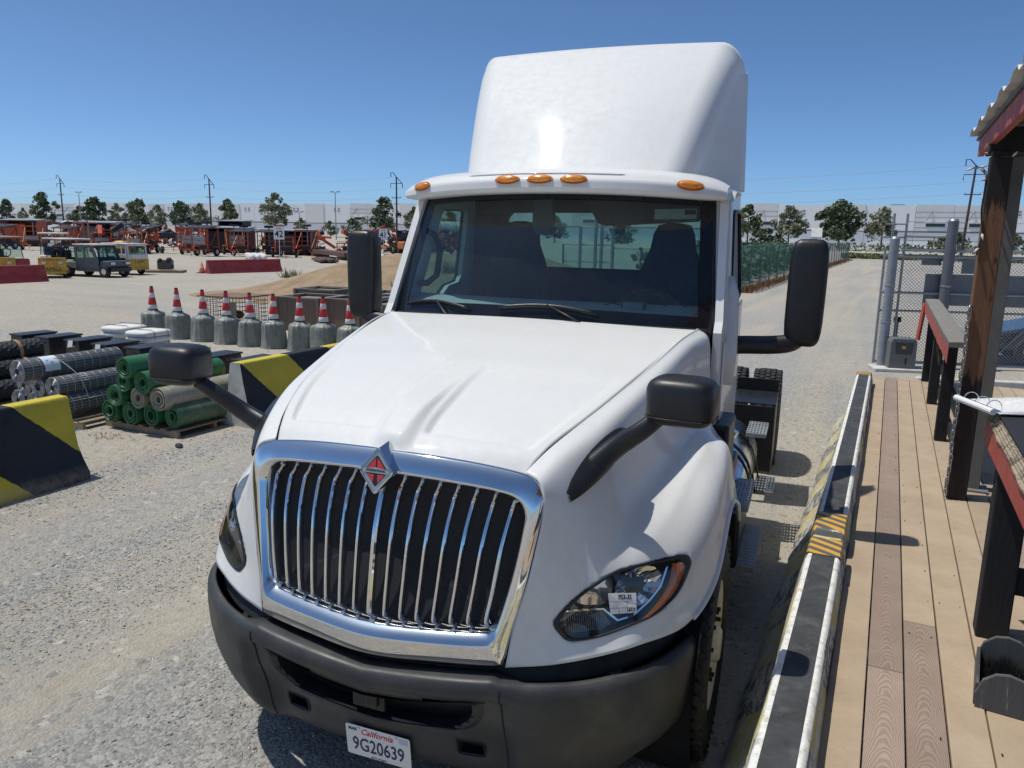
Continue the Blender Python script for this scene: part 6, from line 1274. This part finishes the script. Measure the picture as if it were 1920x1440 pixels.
for x, y, h, lab in ((-212.0, 150, 11.4, 'grey twin headed light pole right of the first power pole'), (-119.9, 150, 11.0, 'grey twin headed light pole left of the door mirror'), (-131, 150, 6.3, 'short light pole before the warehouse left of the twin headed one')):
    T = thing('light_pole', lab, 'light pole', (x, y, 0), 0, 'light poles'); MB().tube([(0, 0, 0), (0, 0, h)], [.14, .09], 8).build('shaft', M_GALV, T)
    for s in (-1, 1): MB().tube([(0, 0, h-.2), (s*.7, 0, h+.1)], .06, 5).build('arm', M_GALV, T); bx('lamp_head', (s*.9, 0, h+.15), (.7, .4, .25), M_GRYP, T)
# weeds on the mound
for i, (x, y, s, lab) in enumerate(((-20.8, 23.2, .35, 'dry grass tufts at the left foot of the sand mound'), (-13.6, 20.4, .30, 'grey green weed on the sand mound right of the door mirror'), (-12.9, 21.9, .33, 'larger weed higher on the sand mound'), (-12.0, 23.0, .3, 'weed by the windscreen pillar on the mound'), (-9.5, 20.2, .45, 'leafy weed seen through the left cab window'))):
    T = thing('weed', lab, 'weed', (x, y, berm(x, y)-.04), 0, 'weeds on the sand mound'); r = random.Random(i); vs = []; fs = []
    for k in range(130):
        a = r.uniform(0, 6.28); l = s*r.uniform(.5, 1.5); p = Vector((r.gauss(0, s*.7), r.gauss(0, s*.5), 0)); t = p+Vector((cos(a)*l*.5, sin(a)*l*.5, l*r.uniform(.5, 1))); q = Vector((-sin(a), cos(a), 0))*.025; o = len(vs); vs += [p-q, p+q, t]; fs.append((o, o+1, o+2))
    b = MB(); b.add(vs, fs); b.build('blades', M_LEAF[2], T)
# ================================================================== GATE, FENCES, RIGHT SIDE
def m_screen():
    t = NT('green_screen_mesh'); tr = t.n('BsdfTransparent'); mx = t.n('MixShader'); t.set(color=t.ramp(t.noise(1.5, 5), [(.3, (.045, .13, .10)), (.7, (.085, .19, .145))]), rough=.8); t.l(t.ramp(t.noise(.6, 4), [(.3, .42), (.7, .66)]), mx.inputs[0]); t.l(tr.outputs[0], mx.inputs[1]); t.l(t.b.outputs[0], mx.inputs[2]); t.l(mx.outputs[0], t.out.inputs[0]); return t.m
M_SCR = m_screen()
GF = thing('screen_fence', 'green mesh screened fence along the left of the road', 'fence', (0, 0, 0))
A, B_ = Vector((-6.05, 35.5, 0)), Vector((-4.76, 103, 0)); N_ = 24
for k in range(N_+1):
    p = A.lerp(B_, k/N_); MB().tube([p, p+Vector((0, 0, 2.1))], .035, 6).build('post', pm('green_post', (.10, .17, .14), .6), GF)
    if k < N_:
        q = A.lerp(B_, (k+1)/N_); b = MB(); b.add([p+Vector((-.04, 0, .12)), q+Vector((-.04, 0, .12)), q+Vector((-.04, 0, 2.02)), p+Vector((-.04, 0, 2.02))], [(0, 1, 2, 3)]); b.build('screen_panel', M_SCR, GF)
MB().tube([A+Vector((0, 0, 2.06)), B_+Vector((0, 0, 2.06))], .025, 6).build('top_rail', pm('green_post', (.10,)*3), GF)
leafmass('dry_weeds', 'reddish dry weeds along the foot of the green fence', -.01, .01, 0, .01, .01, 1, M_LEAF[2], 'weeds', 9) if 0 else None
leafmass('roadside_shrubs', 'green shrubs behind the green screen fence', -12, -7.2, 55, 16, 1.7, 5200, m_leaf('leaf_shrub', (.05, .10, .055), (.10, .16, .08)), 'shrubs', 7)
r = random.Random(12); b = MB()
for k in range(2600):
    t = r.random()**1.6; p = A.lerp(B_, t)+Vector((r.gauss(.1, .22), 0, 0)); a = r.uniform(0, 6.28); l = r.uniform(.08, .30); b.add([p+Vector((-.02, 0, 0)), p+Vector((.02, 0, 0)), p+Vector((cos(a)*l*.5, sin(a)*l*.5, l))], [(0, 1, 2)])
tag(b.build('dry_weeds', pm('dry_red_weed', (.26, .12, .05), .9, var=.4, scale=3)), 'reddish dry weeds along the foot of the green fence', 'weeds', kind='stuff')
T = thing('solar_lamp', 'white solar panel lamp on a post above the green fence', 'lamp', (-6.1, 73, 0)); MB().tube([(0, 0, 0), (0, 0, 2.6)], .06, 6).build('post', M_GALV, T); bx('panel', (0, 0, 2.95), (.9, .06, .9), M_CREAM, T, 0, rotm(-.5, 0, .1)); bx('lamp_bar', (0, -.1, 2.5), (.8, .1, .12), M_CREAM, T, 0)
# far gate seen through the rear window
T = thing('swing_gate', 'tall steel gate frame seen through the rear cab window', 'gate', (-15.2, 42, 0), .1)
for x, h in ((-1.9, 1.9), (-.9, 2.9), (0, 3.7), (.35, 3.6), (1.0, 2.9), (2.6, 1.75), (4.6, 1.75)): MB().tube([(x, 0, 0), (x, 0, h)], .10 if h > 2 else .06, 8).build('post', M_GALV, T)
for z, x0, x1 in ((1.85, -1.9, 1.0), (2.85, -.9, 1.0), (3.3, 0, .35), (1.7, 1.0, 6.5), (.9, -1.9, 1.0)): MB().tube([(x0, 0, z), (x1, 0, z)], .05, 6).build('rail', M_GALV, T)
def chainlink(T, p0, p1, z0, z1, pitch=.075, rr=.003):
    p0, p1 = Vector(p0), Vector(p1); L = (p1-p0).length; d = (p1-p0)/L; H_ = z1-z0; b = MB(); k = -H_
    while k < L:
        for s in (0, 1):
            u0, v0, u1, v1 = (k, 0, k+H_, H_) if s == 0 else (k+H_, 0, k, H_)
            pts = []
            for (u, v) in ((u0, v0), (u1, v1)):
                pts.append([u, v])
            (ua, va), (ub, vb) = pts; t0, t1 = 0, 1
            if ub != ua:
                lo_, hi_ = sorted(((0-ua)/(ub-ua), (L-ua)/(ub-ua))); t0, t1 = max(0, lo_), min(1, hi_)
            if t1-t0 > .01: b.beam(p0+d*lerp(ua, ub, t0)+Vector((0, 0, z0+lerp(va, vb, t0))), p0+d*lerp(ua, ub, t1)+Vector((0, 0, z0+lerp(va, vb, t1))), rr*2, rr*2)
        k += pitch
    o = b.build('chain_link', M_GALV, T); o['kind'] = 'stuff'
chainlink(T, (-1.9, .02, 0), (6.5, .02, 0), .1, 1.7, .16, .006)
FG = thing('sliding_gate', 'chain link sliding gate with steel rails at the end of the deck', 'gate', (-.13, 16.75, 0), .30)
for x, h in ((0, 2.30), (.10, 2.95), (.34, 2.95), (2.07, 2.2), (4.2, 2.2), (6.4, 2.2)): MB().tube([(x, 0, .05), (x, 0, h)], .024, 8).build('upright', M_GALV, FG)
for z, x0, x1, rr in ((2.27, .3, 7, .030), (2.15, 0, 7, .030), (1.45, 0, 7, .024), (1.10, 0, 7, .022), (.09, 0, 7, .03), (2.75, -.05, .34, .015), (2.5, -.12, .34, .015), (2.52, .3, 1.2, .02)): MB().tube([(x0, -.03, z), (x1, -.03, z)], rr, 8).build('rail', M_GALV, FG)
for z0, z1, x0, x1 in ((.1, 1.08, 2.07, 1.2), (.1, 1.08, 2.07, 2.9)): MB().tube([(x0, -.03, z0), (x1, -.03, z1)], .012, 6).build('brace', M_GALV, FG)
chainlink(FG, (0, .02, 0), (7, .02, 0), .1, 2.15, .066, .0034)
for z in (2.45, 2.62, 2.8): MB().tube([(.32, 0, z), (7, 0, z-.02)], .004, 4).build('barbed_wire', M_GALV, FG)
M_BLUEG = pm('blue_grey_sheet', (.20, .23, .26), .6, var=.15)
for x, z, w, h in ((1.85, 1.52, 2.1, .60), (.88, 2.05, .36, .13), (1.66, 1.96, .46, .24)): bx('sheet_sign', (x, .05, z), (w, .012, h), M_BLUEG, FG, 0)
GS = thing('gate_sign', 'white gate sign with red border on the chain link', 'sign', (2.42, 17.50, 0), .30); bx('panel', (.40, 0, 1.58), (.75, .012, .5), M_REDP, GS, 0); bx('face', (.40, -.009, 1.58), (.71, .01, .46), M_WHT, GS, 0)
text_mesh('lettering', 'Gate', M_BLACKINK, GS, frame((.28, -.017, 1.70), (1, 0, 0), (0, 0, 1)), .20); text_mesh('lettering', '1', M_BLACKINK, GS, frame((.36, -.017, 1.47), (1, 0, 0), (0, 0, 1)), .20)
YS = thing('yellow_sign', 'small yellow notice plate beside the gate sign', 'sign', (2.72, 17.58, 0), .30); bx('panel', (.24, -.03, 1.51), (.36, .012, .20), M_YEL, YS, 0); text_mesh('lettering', '7.6', M_BLACKINK, YS, frame((.22, -.038, 1.53), (1, 0, 0), (0, 0, 1)), .09)
for x, y, h, rr, m, lab in ((.02, 16.45, 2.47, .085, pm('grey_blue_post', (.24, .27, .30), .55, var=.15), 'short grey steel bollard post by the gate operator'), (.98, 17.0, 2.82, .095, pm('dark_grey_post', (.13, .14, .165), .55, var=.15), 'tall dark grey steel post behind the railing')):
    T = thing('steel_post', lab, 'post', (x, y, 0), 0, 'round steel gate posts'); MB().tube([(0, 0, 0), (0, 0, h)], rr, 16).build('shaft', m, T, 40); b = MB(); b.lathe([(rr, h), (rr*.8, h+.04), (0, h+.055)], n=16); b.build('cap', M_GALV, T, True)
    for z in (.9, 1.6): b = MB(); b.lathe([(rr+.004, z-.02), (rr+.008, z), (rr+.004, z+.02)], n=16); b.build('clamp', M_GALV, T)
GO = thing('gate_operator', 'grey gate motor cabinet on a concrete pad', 'gate motor', (.33, 16.35, 0), .28); M_CAB = pm('cabinet_grey', (.15, .155, .15), .55, var=.12)
bx('pad', (.1, 0, .03), (1.2, .6, .06), M_CONC, GO, .01); b = MB(); b.prism([(-.24, 0), (.24, 0), (.235, .50), (.20, .57), (-.20, .57), (-.235, .50)], (0, -.16, .06), (1, 0, 0), (0, 0, 1), (0, .32, 0)); b.build('housing', M_CAB, GO, bevel=.015)
b = MB(); b.prism([(-.14, .27), (.14, .27), (.17, .50), (-.17, .50)], (.01, -.168, .06), (1, 0, 0), (0, 0, 1), (0, .01, 0)); b.build('access_door', pm('cabinet_dark', (.05, .055, .06), .5), GO, bevel=.008); bx('warning_sticker', (0, -.172, .46), (.07, .006, .05), M_YEL, GO, 0); bx('latch', (.06, -.165, .2), (.03, .02, .12), M_BLK, GO, .008)
T = thing('reader_post', 'slim card reader post behind the gate motor', 'post', (.22, 16.95, 0)); bx('stem', (0, 0, .45), (.06, .06, .9), M_CAB, T, 0); bx('reader', (0, -.04, .92), (.14, .1, .10), M_BLK, T)
# parked dark car behind the gate
CR = thing('parked_car', 'dark parked car behind the chain link gate at the right edge', 'car', (3.95, 19.2, 0), .12); M_CAR = pm('black_car_paint', (.012, .013, .015), .2, var=.2, coat=1, crough=.03)
PR = [(-2.1, .30), (-2.15, .62), (-1.2, .85), (-.55, 1.35), (.75, 1.38), (1.5, .92), (2.1, .88), (2.15, .35)]
b = MB(); b.prism(PR, (0, -.85, 0), (1, 0, 0), (0, 0, 1), (0, 1.7, 0)); b.build('body', M_CAR, CR, bevel=.09, seg=3)
b = MB(); b.add([(-1.19, -.72, .88), (-1.19, .72, .88), (-.56, .62, 1.36), (-.56, -.62, 1.36)], [(0, 1, 2, 3)]); b.v = [(v[0]-.015, v[1], v[2]+.012) for v in b.v]; b.build('windscreen', M_GLL, CR)
for s in (-1, 1):
    b = MB(); b.add([(-1.0, s*.862, .92), (1.2, s*.862, .92), (.7, s*.862, 1.28), (-.5, s*.862, 1.28)], [(0, 1, 2, 3)]); b.build('side_window', M_GLD, CR); whl(CR, (-1.35, s*.8, .32), .32, .2, M_ALU, 1); whl(CR, (1.35, s*.8, .32), .32, .2, M_ALU, 1)
bx('headlamp', (-2.13, -.6, .62), (.05, .35, .14), M_CWHT, CR)
# strip of kerb and low concrete at the deck end
b = MB(); b.box((4.2, 16.05, .05), (7.5, .16, .12), rotm(0, 0, .28)); tag(b.build('kerb', M_CONC, bevel=.02), kind='structure')
b = MB(); b.box((2.0, 12.6, .12), (4.2, 2.6, .10)); o = b.build('dirt_bank', M_SOIL); o['kind'] = 'structure'
